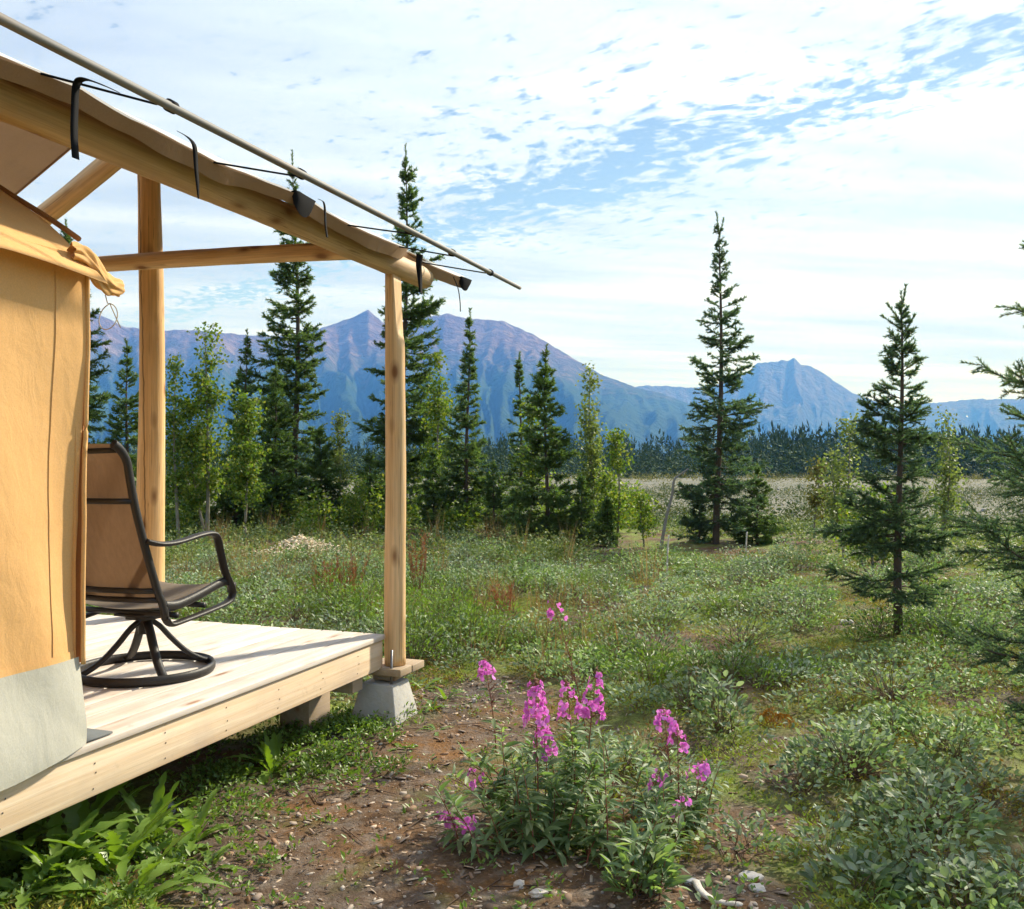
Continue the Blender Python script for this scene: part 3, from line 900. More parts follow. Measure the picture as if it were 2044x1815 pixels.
# black corner patches
for a, wd_, dp_ in ((3.90, .20, .10), (5.97, .16, .085)):
    pts = []
    aq = np.linspace(a - wd_ / 2, a + wd_ / 2, 12); u = np.linspace(-1, 1, 12)
    drop = dp_ * np.sqrt(np.clip(1 - u ** 2, 0, 1)) * .95 + .004
    ph, zh = fly_near(aq, 0 * aq)
    top = S(aq, ph - .008, zh + .012); bot = S(aq, ph + .012, zh + .012 - drop)
    MB().grid(np.stack([top, (top + bot) / 2 - PV * .006, bot])).build('reinforcement_patch', M_strap, fly, smooth=True)

kids = {o.name: o for o in fly.children}
for nm, o in kids.items():
    if nm.startswith(('hem_band', 'reinforcement_patch')): o.parent = kids['canvas']
    if nm.startswith(('far_hem', 'grommet')): o.parent = kids['far_canvas']
wall_o = [o for o in tent.children if o.name.startswith('wall')][0]
for o in list(tent.children):
    if o.name.startswith(('seam', 'corner_hem', 'corner_seam')): o.parent = wall_o
POLE_P, POLE_Z = 2.25, 2.842


def strip(pts, width, wdir, name, m, parent, th=.0022, twist=None):
    """flat webbing along pts"""
    P = np.asarray(pts, float); n = len(P)
    wdir = np.asarray(wdir, float)
    w_ = np.broadcast_to(np.asarray(width, float), (n,))
    Wd = np.tile(wdir, (n, 1))
    if twist is not None:
        nrm = np.cross(np.gradient(P, axis=0), Wd); nrm /= np.linalg.norm(nrm, axis=1)[:, None] + 1e-9
        ang = np.asarray(twist)[:, None]
        Wd = Wd * np.cos(ang) + nrm * np.sin(ang)
    nrm = np.cross(np.gradient(P, axis=0), Wd); nrm /= np.linalg.norm(nrm, axis=1)[:, None] + 1e-9
    a = P - Wd * w_[:, None] / 2; b = P + Wd * w_[:, None] / 2
    ring = np.stack([a - nrm * th / 2, b - nrm * th / 2, b + nrm * th / 2, a + nrm * th / 2, a - nrm * th / 2], 1)
    return MB().grid(ring).build(name, m, parent)


def spline(pts, n=24):
    P = np.asarray(pts, float)
    t = np.linspace(0, 1, len(P)); q = np.linspace(0, 1, n)
    # catmull-rom through numpy interpolation of cubic segments
    out = []
    for x in q:
        k = min(int(x * (len(P) - 1)), len(P) - 2); f = x * (len(P) - 1) - k
        p0 = P[max(k - 1, 0)]; p1 = P[k]; p2 = P[k + 1]; p3 = P[min(k + 2, len(P) - 1)]
        out.append(.5 * ((2 * p1) + (-p0 + p2) * f + (2 * p0 - 5 * p1 + 4 * p2 - p3) * f * f + (-p0 + 3 * p1 - 3 * p2 + p3) * f ** 3))
    return np.array(out)


# hanging straps
strip(spline([on_p(232, 182, POLE_P), on_p(200, 168, 2.30), on_p(166, 158, 2.36), on_p(152, 172, 2.39), on_p(149, 220, 2.40), on_p(148, 270, 2.40), on_p(151, 317, 2.40)], 30), .031, AV, 'strap', M_strap, fly)
strip(spline([on_p(358, 264, 2.40), on_p(376, 275, 2.385), on_p(388, 292, 2.38), on_p(391, 330, 2.39), on_p(394, 365, 2.39), on_p(396, 397, 2.39)], 24), np.interp(np.linspace(0, 1, 24), [0, .4, .8, 1], [.03, .028, .02, .006]), AV, 'strap', M_strap, fly)
strip(spline([on_p(636, 398, 2.39), on_p(646, 404, 2.38), on_p(649, 425, 2.39), on_p(650, 450, 2.39), on_p(653, 474, 2.39)], 24), .018, AV, 'strap', M_strap, fly)
strip(spline([on_p(838, 508, 2.40), on_p(836, 530, 2.41), on_p(838, 555, 2.42), on_p(840, 585, 2.42)], 20), .040, AV, 'strap', M_strap, fly, twist=np.linspace(.9, 0, 20))
MB().tube(spline([on_p(905, 553, 2.44), on_p(914, 575, 2.44), on_p(918, 600, 2.44), on_p(919, 622, 2.44)]), .0035, 5).build('cord', M_strap, fly, smooth=True)
# elastic ties from the hem to the pole
for a, db in ((1.35, .35), (2.35, .32), (3.25, .30), (4.35, .30), (4.95, .3), (5.55, .25)):
    ph, zh = fly_near(np.array([a]), np.array([0.0]))
    h0 = S(a, float(ph[0]), float(zh[0]))
    MB().tube(spline([h0, (h0 + S(a + db, POLE_P, POLE_Z)) / 2 - ZV * .006, S(a + db, POLE_P + .012, POLE_Z - .008)], 8), .0045, 5).build('elastic_tie', M_strap, fly, smooth=True)

pole = empty('fly_pole', tuple(S(2.4, POLE_P, POLE_Z)), 'long grey weathered pole strapped along the lower edge of the fly', 'pole')
log('shaft', S(-1.4, POLE_P, POLE_Z), S(6.42, POLE_P - .01, POLE_Z), .0175, .014, M_loggrey, pole, 17, bend=.01, sides=14, rough=.03)
for a in (1.72, 2.72, 3.55, 4.62, 5.20, 5.83):
    rr_ = .0175 + (.014 - .0175) * (a + 1.4) / 7.8 + .0065
    MB().tube([S(a - .018, POLE_P - .005, POLE_Z), S(a + .018, POLE_P - .005, POLE_Z)], rr_, 14).build('tape_band', M_strap, pole, smooth=True)

# ------------------------------------------------------------------ chair
ch = empty('swivel_chair', (-1.82, 4.70, DECK_Z + .002), 'brown mesh sling swivel patio chair with black metal frame on the deck', 'chair', rz=R(-20))
Z0 = (0, 0, 0)
back_prof = [(-.515, 1.125), (-.475, 1.10), (-.435, 1.05), (-.415, .97), (-.385, .85), (-.335, .70), (-.275, .54), (-.235, .44), (-.205, .385)]
bp = spline([(0, y, z) for y, z in back_prof], 40)
seat_prof = spline([(0, -.195, .375), (0, -.10, .365), (0, .05, .39), (0, .20, .425), (0, .27, .435), (0, .30, .425)], 24)
xs_ = np.linspace(-.265, .265, 14)


def sling(prof, belly):
    V = np.zeros((len(prof), len(xs_), 3))
    for i, q in enumerate(prof):
        V[i, :, 0] = xs_; V[i, :, 1] = q[1]; V[i, :, 2] = q[2]
    d = (1 - (xs_ / .265) ** 2)
    V[:, :, 1] -= belly[0] * d[None]; V[:, :, 2] -= belly[1] * d[None]
    return V


MB().grid(sling(bp, (.035, 0))).build('backrest', M_sling, ch, origin=Z0, smooth=True)
MB().grid(sling(seat_prof, (0, .03))).build('seat', M_seat, ch, origin=Z0, smooth=True)
for s in (-1, 1):
    x = .278 * s
    rail = [(x, q[1], q[2]) for q in bp[:-1]]
    MB().tube(rail + [(x, -.19, .345), (x, -.185, .31)], .021, 10, up=(1, 0, 0), flat=(1, .8)).build('back_rail', M_metal, ch, origin=Z0, smooth=True)
    MB().tube([(x, q[1], q[2]) for q in seat_prof], .019, 10, up=(1, 0, 0), flat=(1.2, .8)).build('seat_rail', M_metal, ch, origin=Z0, smooth=True)
    arm = spline([(x + .01 * s, -.325, .685), (x + .035 * s, -.26, .668), (x + .035 * s, -.14, .668), (x + .03 * s, .02, .688), (x + .025 * s, .12, .690), (x + .02 * s, .17, .665), (x + .015 * s, .20, .60),
                  (x + .01 * s, .245, .49), (x + .01 * s, .30, .40), (x + .01 * s, .305, .355), (x + .01 * s, .26, .325), (x + .01 * s, .12, .305), (x + .005 * s, -.06, .285), (x, -.15, .28), (x, -.185, .315)], 70)
    MB().tube(arm, .019, 10, up=(1, 0, 0), flat=(.66, 1.3)).build('armrest', M_metal, ch, origin=Z0, smooth=True)
    MB().box((x, .315, .395), (.03, .035, .05)).build('front_bumper', M_metal, ch, origin=Z0)
for y, z in ((-.40, .87), (-.247, .45), (-.226, .405)):
    MB().tube([(-.278, y, z), (-.22, y - .035, z), (0, y - .058, z), (.22, y - .035, z), (.278, y, z)], .014, 8, up=(0, 1, 0)).build('crossbar', M_metal, ch, origin=Z0, smooth=True)
MB().tube([(-.278, -.475, 1.098), (-.2, -.505, 1.095), (0, -.525, 1.09), (.2, -.505, 1.095), (.278, -.475, 1.098)], .013, 8, up=(0, 1, 0)).build('crossbar', M_metal, ch, origin=Z0, smooth=True)
MB().tube([(-.278, .10, .335), (.278, .10, .335)], .014, 8, up=(0, 1, 0)).build('crossbar', M_metal, ch, origin=Z0, smooth=True)
MB().tube([(-.278, -.10, .315), (.278, -.10, .315)], .014, 8, up=(0, 1, 0)).build('crossbar', M_metal, ch, origin=Z0, smooth=True)
MB().box((0, 0, .30), (.17, .24, .012)).box((0, 0, .283), (.13, .13, .028)).build('swivel_plate', M_metal, ch, origin=Z0)
MB().tube([(0, 0, .195), (0, 0, .25), (0, 0, .29)], [.036, .036, .05], 14).build('swivel_hub', M_metal, ch, origin=Z0, smooth=True)
for k in range(4):
    q = R(45 + 90 * k + 12); c_, s_ = math.cos(q), math.sin(q)
    pts = spline([(c_ * r_, s_ * r_, z_) for r_, z_ in ((.02, .262), (.07, .225), (.13, .155), (.20, .085), (.27, .04), (.318, .022))], 18)
    MB().tube(pts, .0185, 8, flat=(1.2, .75)).build('base_leg', M_metal, ch, origin=Z0, smooth=True)
an = np.linspace(0, 2 * np.pi, 65)
ring = np.stack([.322 * np.cos(an), .322 * np.sin(an), .022 + 0 * an], 1)
MB().tube(ring, .024, 8, flat=(.5, 1.0), cap=False).build('base_ring', M_metal, ch, origin=Z0, smooth=True)

# ------------------------------------------------------------------ vegetation
def unit(v):
    return v / (np.linalg.norm(v, axis=-1, keepdims=True) + 1e-12)


def frames(d, r, up=None):
    """orthonormal matrices whose y axis is d (n x 3); roll random, or flat to up"""
    d = unit(d)
    if up is None:
        u = r.normal(size=d.shape)
    else:
        u = np.asarray(up, float) + 0 * d
    x = unit(np.cross(d, u)); z = np.cross(x, d)
    return np.stack([x, d, z], -1)


LEAF4_V = [(0, 0, 0), (-.5, .45, .06), (0, .5, -.03), (.5, .45, .06), (0, 1, -.10)]
LEAF4_T = [(0, 2, 1), (0, 3, 2), (1, 2, 4), (2, 3, 4)]
OVAL_V = [(0, 0, 0), (-.36, .22, .05), (-.5, .52, .08), (-.28, .84, .03), (0, 1, -.06), (.28, .84, .03), (.5, .52, .08), (.36, .22, .05), (0, .5, -.02)]
OVAL_T = [(8, i, (i + 1) % 8) for i in range(8)]
NEEDLE_V = [(-.5, 0, 0), (.5, 0, 0), (0, 1, 0)]
NEEDLE_T = [(0, 1, 2)]


def scatter_leaves(mb, pos, d, length, width, r, tv=LEAF4_V, tt=LEAF4_T, up=None):
    M = frames(d, r, up)
    n = len(pos)
    L = np.broadcast_to(length, (n,)); Wd = np.broadcast_to(width, (n,))
    M = M * np.stack([Wd, L, L], -1)[:, None, :]
    mb.inst(tv, tt, M, np.asarray(pos))


def sticks(mb, p0, p1, r0, r1):
    """thin three-sided tapered sticks"""
    p0 = np.asarray(p0, float); p1 = np.asarray(p1, float); n = len(p0)
    d = unit(p1 - p0); a = unit(np.cross(d, np.where(np.abs(d[:, 2:3]) > .9, [[1., 0, 0]], [[0, 0, 1.]]))); b = np.cross(d, a)
    r0 = np.broadcast_to(r0, (n,))[:, None, None]; r1 = np.broadcast_to(r1, (n,))[:, None, None]
    th = np.arange(3) * 2 * np.pi / 3
    off = np.cos(th)[None, :, None] * a[:, None] + np.sin(th)[None, :, None] * b[:, None]
    V = np.concatenate([p0[:, None] + off * r0, p1[:, None] + off * r1], 1)
    Q = np.array([[0, 1, 4, 3], [1, 2, 5, 4], [2, 0, 3, 5]])
    mb.add(V, quads=Q[None] + (np.arange(n) * 6)[:, None, None])


def spruce(px, top_y, base_y, half_w, label, seed, mat_n=None, depth=None, dens=1.0, nd=135, nl=.075, nw=.025, group='spruce trees around the clearing', lean=0.0,
           bare_to=.05, power=.85, twig=1.0, tops=1, droop=0.0, gappy=.25, xy=None, H=None, Rw=None, name='spruce_tree', spire=.0):
    """spruce with trunk, limbs and needle-clad twigs. px/top/base/half_w in picture units at the tree's own distance"""
    r = np.random.default_rng(seed)
    if xy is None:
        d = depth or EYE * F / (base_y - HY)
        x0, y0 = (px - CX) / F * d, d
        z0 = float(ground_h(x0, y0))
        H = EYE - (top_y - HY) / F * d - z0
        Rw = (1.38 if mat_n is M_needle_y else 1.2) * half_w / F * d
    else:
        x0, y0 = xy; z0 = float(ground_h(x0, y0))
    base = np.array([x0, y0, z0 - .05])
    root = empty(name, (x0, y0, z0), label, 'tree', group)
    # trunk
    n = 24; t = np.linspace(0, 1, n)
    ph = r.uniform(0, 6)
    tr = base + np.stack([lean * H * t ** 1.5 + .008 * H * np.sin(t * 5 + ph), .008 * H * np.cos(t * 4 + ph), t * (H * .99 + .05)], 1)
    r0 = .009 * H + .011
    trunk_o = MB().tube(tr, r0 * (1 - t) ** .9 + .004, 9).build('trunk', M_bark, root, smooth=True)

    def trunk_at(h):
        q = h * (n - 1); k = np.minimum(q.astype(int), n - 2); f = (q - k)[:, None]
        return tr[k] * (1 - f) + tr[k + 1] * f
    nb = int(dens * (40 + 21 * H))
    hs = np.sort(bare_to + (1 - bare_to - .015) * r.random(nb) ** .92)
    hs = hs + .006 * np.sin(hs * H * 9)          # whorls
    hs = np.clip(hs, bare_to, .985)
    az = np.arange(nb) * 2.39996 + r.normal(0, .5, nb)
    prof = (1 - hs) ** power * np.interp(hs, [0, .12, .25, 1], [.72, .95, 1, 1])
    prof = prof * (1 - spire * sstep(.45, .7, hs) * .45)
    clump = (1 - gappy * (.5 + .5 * fbm(hs * H * 1.1 + seed, np.cos(az) * 1.3, 3, seed)) * 1.2) * (1 + .22 * np.cos(az - seed))
    L = Rw * prof * clump * np.where(r.random(nb) < .3, r.uniform(.85, 1.25, nb), r.uniform(.4, .95, nb)) + .06 * min(1, H / 6)
    lowcut = sstep(bare_to - .02, bare_to + .08, hs) * .5 + .5
    L = L * lowcut
    e0 = np.interp(hs, [0, .3, .6, .85, 1], [-.30 - droop, -.18 - droop, .10, .55, .95]) + r.normal(0, .16, nb)
    e1 = np.interp(hs, [0, .4, .8, 1], [.65, .60, .30, .1]) * r.uniform(.4, 1.5, nb)
    B0 = trunk_at(hs)
    wood = MB(); pos_all, dir_all, seg_all = [], [], []
    K = 8
    sa, sb, ra, rb = [], [], [], []
    for i in range(nb):
        u = np.linspace(0, 1, K)
        e = e0[i] + e1[i] * u ** 1.5
        azi = az[i] + .25 * np.sin(u * 3 + i) * .6
        dd = np.stack([np.cos(azi) * np.cos(e), np.sin(azi) * np.cos(e), np.sin(e)], 1)
        P = B0[i] + np.vstack([[0, 0, 0], np.cumsum((dd[1:] + dd[:-1]) / 2 * L[i] / (K - 1), 0)])
        rad = (.0035 * H / 6 + .010 * L[i]) * (1 - u) ** .8 + .0018
        sa.append(P[:-1]); sb.append(P[1:]); ra.append(rad[:-1]); rb.append(rad[1:])
        # twigs
        nt = max(4, int(L[i] / (.036 / twig) * 1.0))
        ut = np.clip(r.uniform(.10, 1.0, nt) ** .8, 0, .999)
        q = ut * (K - 1); k = q.astype(int); f = (q - k)[:, None]
        tp = P[k] * (1 - f) + P[np.minimum(k + 1, K - 1)] * f
        td = unit(dd[k])
        side = np.where(r.random(nt) < .5, -1, 1)
        ang = side * r.uniform(.55, 1.15, nt) * np.where(r.random(nt) < .18, .2, 1)
        ca, sn = np.cos(ang), np.sin(ang)
        twd = np.stack([td[:, 0] * ca - td[:, 1] * sn, td[:, 0] * sn + td[:, 1] * ca, td[:, 2] * .6 + r.normal(-.05, .34, nt)], 1)
        twd = unit(twd)
        lt = (L[i] * .42 * (1 - .75 * ut) + .045) * r.uniform(.55, 1.15, nt)
        lt = np.minimum(lt, .42)
        sa.append(tp); sb.append(tp + twd * lt[:, None]); ra.append(np.full(nt, .0024)); rb.append(np.full(nt, .0010))
        # needle sites on twigs and along the outer branch itself
        cnt = np.maximum(2, (lt * nd)).astype(int)
        idx = np.repeat(np.arange(nt), cnt)
        w_ = r.random(len(idx))
        pos_all.append(tp[idx] + twd[idx] * (lt[idx] * w_)[:, None]); dir_all.append(twd[idx])
        nm = max(2, int(L[i] * nd * .9))
        um = r.uniform(.22, 1.0, nm); q = um * (K - 1); k = np.minimum(q.astype(int), K - 2); f = (q - k)[:, None]
        pos_all.append(P[k] * (1 - f) + P[k + 1] * f); dir_all.append(unit(dd[k]))
    # leader(s)
    for j in range(tops):
        lt_ = .05 * H + .08
        b_ = trunk_at(np.array([.97 - .02 * j]))[0]
        dv = unit(np.array([r.normal(0, .12 + .25 * (j > 0)), r.normal(0, .12), 1.0]))
        sa.append(b_[None]); sb.append((b_ + dv * lt_)[None]); ra.append(np.array([.006])); rb.append(np.array([.0025]))
        m_ = int(lt_ * nd * 1.3) + 3
        pos_all.append(b_ + dv * (r.random(m_) * lt_)[:, None]); dir_all.append(np.tile(dv, (m_, 1)))
    sticks(wood, np.vstack(sa), np.vstack(sb), np.concatenate(ra), np.concatenate(rb))
    lo = wood.build('limbs', M_bark, root); lo['kind'] = 'stuff'; lo.parent = trunk_o
    pos = np.vstack(pos_all); dr = np.vstack(dir_all)
    rad = unit(np.cross(dr, r.normal(size=dr.shape)))
    rad[:, 2] = rad[:, 2] * .8 + .15
    nd_ = unit(dr * .75 + rad * .8)
    nee = MB()
    m = len(pos)
    scatter_leaves(nee, pos, nd_, nl * r.uniform(.7, 1.2, m), nw * r.uniform(.7, 1.2, m), r, NEEDLE_V, NEEDLE_T)
    nee.build('crown', mat_n or M_needle, root)
    SPR.append((label[:30], m))
    return root


SPR = []
G1 = 'spruce trees behind the deck'
G2 = 'spruce trees in the open clearing'
# left group, behind the deck
spruce(138, 452, 1062, 105, 'tall dark spruce half hidden behind the tent edge', 101, group=G1, droop=.12, power=.8)
spruce(256, 688, 1066, 62, 'small spruce between the tent and the log ridge post', 102, M_needle_y, group=G1)
spruce(492, 668, 1048, 62, 'thin spruce with a bare tip beside the leafy young poplar', 103, M_needle_y, group=G1, tops=1)
spruce(588, 318, 1042, 112, 'tall dark spruce rising behind the middle of the eave beam', 104, group=G1, power=.78, gappy=.38, dens=1.1)
spruce(548, 735, 1056, 74, 'dense young spruce in front of the tall one left of the corner post', 105, M_needle_y, group=G1, dens=1.4, gappy=.1)
spruce(640, 860, 1052, 60, 'short bushy spruce at the foot of the tall spruce', 106, M_needle_y, group=G1, dens=1.4, gappy=.1)
spruce(806, 303, 1048, 108, 'tallest spruce standing directly behind the corner post', 107, group=G1, power=.72, gappy=.36, dens=1.15)
spruce(738, 905, 1058, 58, 'low spruce filling in to the left of the corner post', 108, M_needle_y, group=G1, dens=1.3, gappy=.1)
spruce(934, 628, 1066, 78, 'slender spruce with a narrow spire right of the corner post', 109, group=G1, power=.8, spire=.9, gappy=.25, dens=1.2)
spruce(1038, 712, 1046, 42, 'thin pointed spruce behind the broader one right of the post', 110, group=G1, spire=.6, gappy=.2)
spruce(1090, 698, 1082, 80, 'cone shaped spruce at the right end of the row behind the deck', 111, M_needle_y, group=G1, gappy=.2, dens=1.25)
spruce(865, 905, 1062, 55, 'low spruce close to the right side of the corner post', 112, M_needle_y, group=G1, dens=1.3)
spruce(985, 930, 1072, 44, 'knee high young spruce between two taller spruces in the row', 113, M_needle_y, group=G1, dens=1.3)
spruce(1160, 955, 1086, 40, 'young spruce sapling under the silvery poplar', 114, M_needle_y, group=G1, dens=1.3)
spruce(1212, 1000, 1090, 34, 'small dark spruce sapling at the end of the shrub row', 115, M_needle_y, group=G2, dens=1.3)
spruce(400, 905, 1058, 60, 'bushy dark spruce behind the poplar stems', 116, group=G1, dens=1.3)
spruce(310, 860, 1056, 52, 'dark spruce seen beside the log ridge post', 117, group=G1, dens=1.3)
spruce(470, 880, 1064, 60, 'low dense spruce at the edge of the poplar leaves', 118, M_needle_y, group=G1, dens=1.3)
# right group
spruce(1434, 440, 1092, 112, 'tall lone spruce standing free in the clearing', 120, M_needle_b, group=G2, nd=190, nl=.055, nw=.018, power=.95, gappy=.35, dens=1.15, tops=3, lean=.004)
spruce(1512, 935, 1086, 60, 'bushy young spruce at the foot of the lone tall spruce', 121, M_needle_y, group=G2, dens=1.4, nd=190, nl=.055, nw=.018)
spruce(1396, 1000, 1090, 40, 'spruce sapling left of the lone tall spruce trunk', 122, M_needle_b, group=G2, dens=1.2, nd=190, nl=.055, nw=.018)
spruce(1797, 592, 1280, 142, 'slim young spruce with bare upright twigs at its top', 123, M_needle_b, group=G2, nd=520, nl=.030, nw=.0085, power=.76, gappy=.36, dens=1.35, tops=5, twig=1.7, bare_to=.12)
# the big one at the right edge, trunk outside the frame
spruce(0, 0, 0, 0, 'close dark spruce reaching in with long boughs at the frame edge', 124, M_needle_b, group=G2, xy=(2.93, 4.95), H=3.0, Rw=1.0, nd=560, nl=.024, nw=.0058, power=.44, gappy=.45, dens=.85, twig=1.6, bare_to=.06, droop=.05)


def poplar(px, top_y, base_y, half_w, label, seed, nleaf=1500, stems=1, leaf=.05, mat_l=None, spread=.5, depth=None, bare_to=.25):
    r = np.random.default_rng(seed)
    d = depth or EYE * F / (base_y - HY)
    x0, y0 = (px - CX) / F * d, d
    z0 = float(ground_h(x0, y0)); H = EYE - (top_y - HY) / F * d - z0; Rw = 1.35 * half_w / F * d; nleaf = int(nleaf * 1.7); leaf *= 1.2
    root = empty('poplar_tree', (x0, y0, z0), label, 'tree', 'young poplars among the spruces')
    wood = MB(); lv = MB(); LP, LD = [], []
    trunk = MB()
    for s in range(stems):
        n = 20; t = np.linspace(0, 1, n); hh = H * (1 if s == 0 else r.uniform(.6, .88)); a = r.uniform(0, 6.28)
        off = 0 if s == 0 else Rw * .6
        ctr = np.array([x0, y0, z0 - .04]) + np.stack([np.cos(a) * off * t ** .7 + .04 * np.sin(t * 4 + a), .6 * np.sin(a) * off * t ** .7 + .03 * np.cos(t * 5), t * hh], 1)
        trunk.tube(ctr, (.007 * hh + .010) * (1 - t) ** .8 + .003, 8)
        nb = int(14 + 9 * hh)
        hs = bare_to + (1 - bare_to) * r.random(nb)
        for h in hs:
            q = h * (n - 1); k = min(int(q), n - 2); b = ctr[k] * (1 - q + k) + ctr[k + 1] * (q - k)
            L = Rw * (1.05 - .75 * h) * r.uniform(.4, 1.0) * (.65 if stems > 1 else 1) + .10
            az = r.uniform(0, 6.28); el = r.uniform(.45, 1.0)
            m = 6; u = np.linspace(0, 1, m)
            P = b + np.stack([np.cos(az) * u * L * math.cos(el), np.sin(az) * u * L * math.cos(el), u * L * math.sin(el) + .15 * L * u * u], 1)
            sticks(wood, P[:-1], P[1:], .0016 + .006 * L * (1 - u[:-1]), .0012 + .006 * L * (1 - u[1:]))
            nl_ = max(4, int(nleaf / stems / nb * (.5 + L / (Rw * .5 + .1))))
            uu_ = r.uniform(.15, 1.05, nl_); q = np.clip(uu_, 0, .999) * (m - 1); k2 = q.astype(int); f = (q - k2)[:, None]
            pp = P[k2] * (1 - f) + P[np.minimum(k2 + 1, m - 1)] * f + r.normal(0, .075, (nl_, 3))
            LP.append(pp); ld = r.normal(size=(nl_, 3)); ld[:, 2] -= .5; LD.append(ld)
        top = ctr[-4:]; q = r.integers(0, 4, 22); LP.append(top[q] + r.normal(0, .05, (22, 3))); ld = r.normal(size=(22, 3)); LD.append(ld)
    trunk_o = trunk.build('trunk', M_pbark, root, smooth=True)
    lo = wood.build('limbs', M_pbark, root); lo['kind'] = 'stuff'; lo.parent = trunk_o
    LP = np.vstack(LP); LD = np.vstack(LD); n = len(LP)
    L = leaf * r.uniform(.7, 1.25, n)
    scatter_leaves(lv, LP, LD, L, L * .78, r)
    lv.build('crown', mat_l or M_pleaf, root)
    return root


M_pleaf_s = leaf_mat('pale_poplar_leaves', [(.09, .13, .045), (.13, .18, .06), (.19, .235, .09), (.26, .29, .12)], .38, .5, .25, (1.4, 1.5, .6))
poplar(412, 652, 1078, 78, 'bright green leafy poplar with pale forked stem behind the chair', 201, 3200, 2, .060)
poplar(352, 722, 1080, 36, 'slender poplar just right of the log ridge post', 202, 900, 1, .058)
poplar(492, 800, 1080, 42, 'yellowing poplar branch stem leaning right of the leafy poplar', 203, 1500, 1, .060)
poplar(876, 716, 1058, 40, 'thin light green poplar between the post and the slender spruce', 204, 900, 1, .062)
poplar(676, 835, 1050, 34, 'sparse pale poplar sapling left of the corner post', 205, 600, 1, .060, M_pleaf_s)
poplar(1060, 800, 1066, 34, 'light green poplar sapling in front of the thin pointed spruce', 206, 800, 1, .058)
poplar(1180, 738, 1078, 44, 'silvery leaved young poplar with two upright tips right of the spruce row', 207, 1300, 2, .056, M_pleaf_s)
poplar(1232, 868, 1088, 42, 'short leafy poplar bush at the right end of the tree row', 208, 1100, 2, .052)
poplar(1282, 985, 1092, 30, 'knee high yellowish poplar sapling near the dead snag', 209, 420, 1, .048)
poplar(1690, 838, 1120, 50, 'pale green poplar sapling left of the slim young spruce', 210, 1000, 2, .045, M_pleaf_s)
poplar(1745, 985, 1150, 58, 'bushy willow like sapling behind the slim young spruce', 211, 1300, 3, .042)
poplar(1888, 832, 1125, 40, 'pale poplar sapling right of the slim young spruce', 212, 800, 2, .045, M_pleaf_s)
poplar(1630, 930, 1075, 22, 'yellowish poplar sapling on the gravel bar edge', 213, 350, 1, .06, M_olive)
poplar(720, 960, 1066, 40, 'yellow green sapling left of the corner post foot of trees', 214, 700, 2, .05)

# dead leaning snag
snag = empty('dead_snag', (*ground_xy(1318, 1096), 0.0), 'grey dead leaning snag with a broken bent top', 'dead tree')
sx, sy = ground_xy(1318, 1096)
sd = F / sy
MB().tube(spline([(sx, sy, -.05), (sx + 12 / sd, sy, 62 / sd), (sx + 24 / sd, sy, 110 / sd), (sx + 28 / sd, sy, 138 / sd), (sx + 42 / sd, sy, 150 / sd), (sx + 56 / sd, sy, 160 / sd)], 24), np.linspace(.032, .013, 24), 8).build('trunk', M_snag, snag, smooth=True)
for px_, ty, by in ((1331, 1068, 1150), (1488, 1062, 1120)):
    x_, y_ = ground_xy(px_, by); h_ = (by - ty) * y_ / F
    st = MB().tube(spline([(x_, y_, float(ground_h(x_, y_)) - .03), (x_ + .01, y_, h_ * .5), (x_ + .03, y_ + .02, h_)], 8), np.linspace(.015, .010, 8), 7).build('broken_stake', M_drift, None, (x_, y_, 0), True)
    tag(st, {1331: 'short pale broken stem standing left of the lone spruce', 1488: 'pale broken stem just right of the lone spruce trunk', 1462: 'thin pale stub at the foot of the lone spruce'}[px_], 'dead stem')

# ------------------------------------------------------------------ ground cover
RG = np.random.default_rng(77)


def in_structure(x, y, m=.1):
    a = x * AV[0] + y * AV[1]; p = x * PV[0] + y * PV[1]
    return (p > DP0 - m) & (a < DA1 + m)


def wedge(n, y0, y1, r, pw_=2.0, xr=.62):
    """points spread evenly over the ground in view"""
    y = (y0 ** pw_ + (y1 ** pw_ - y0 ** pw_) * r.random(n)) ** (1 / pw_)
    x = y * r.uniform(-xr, xr, n)
    return x, y


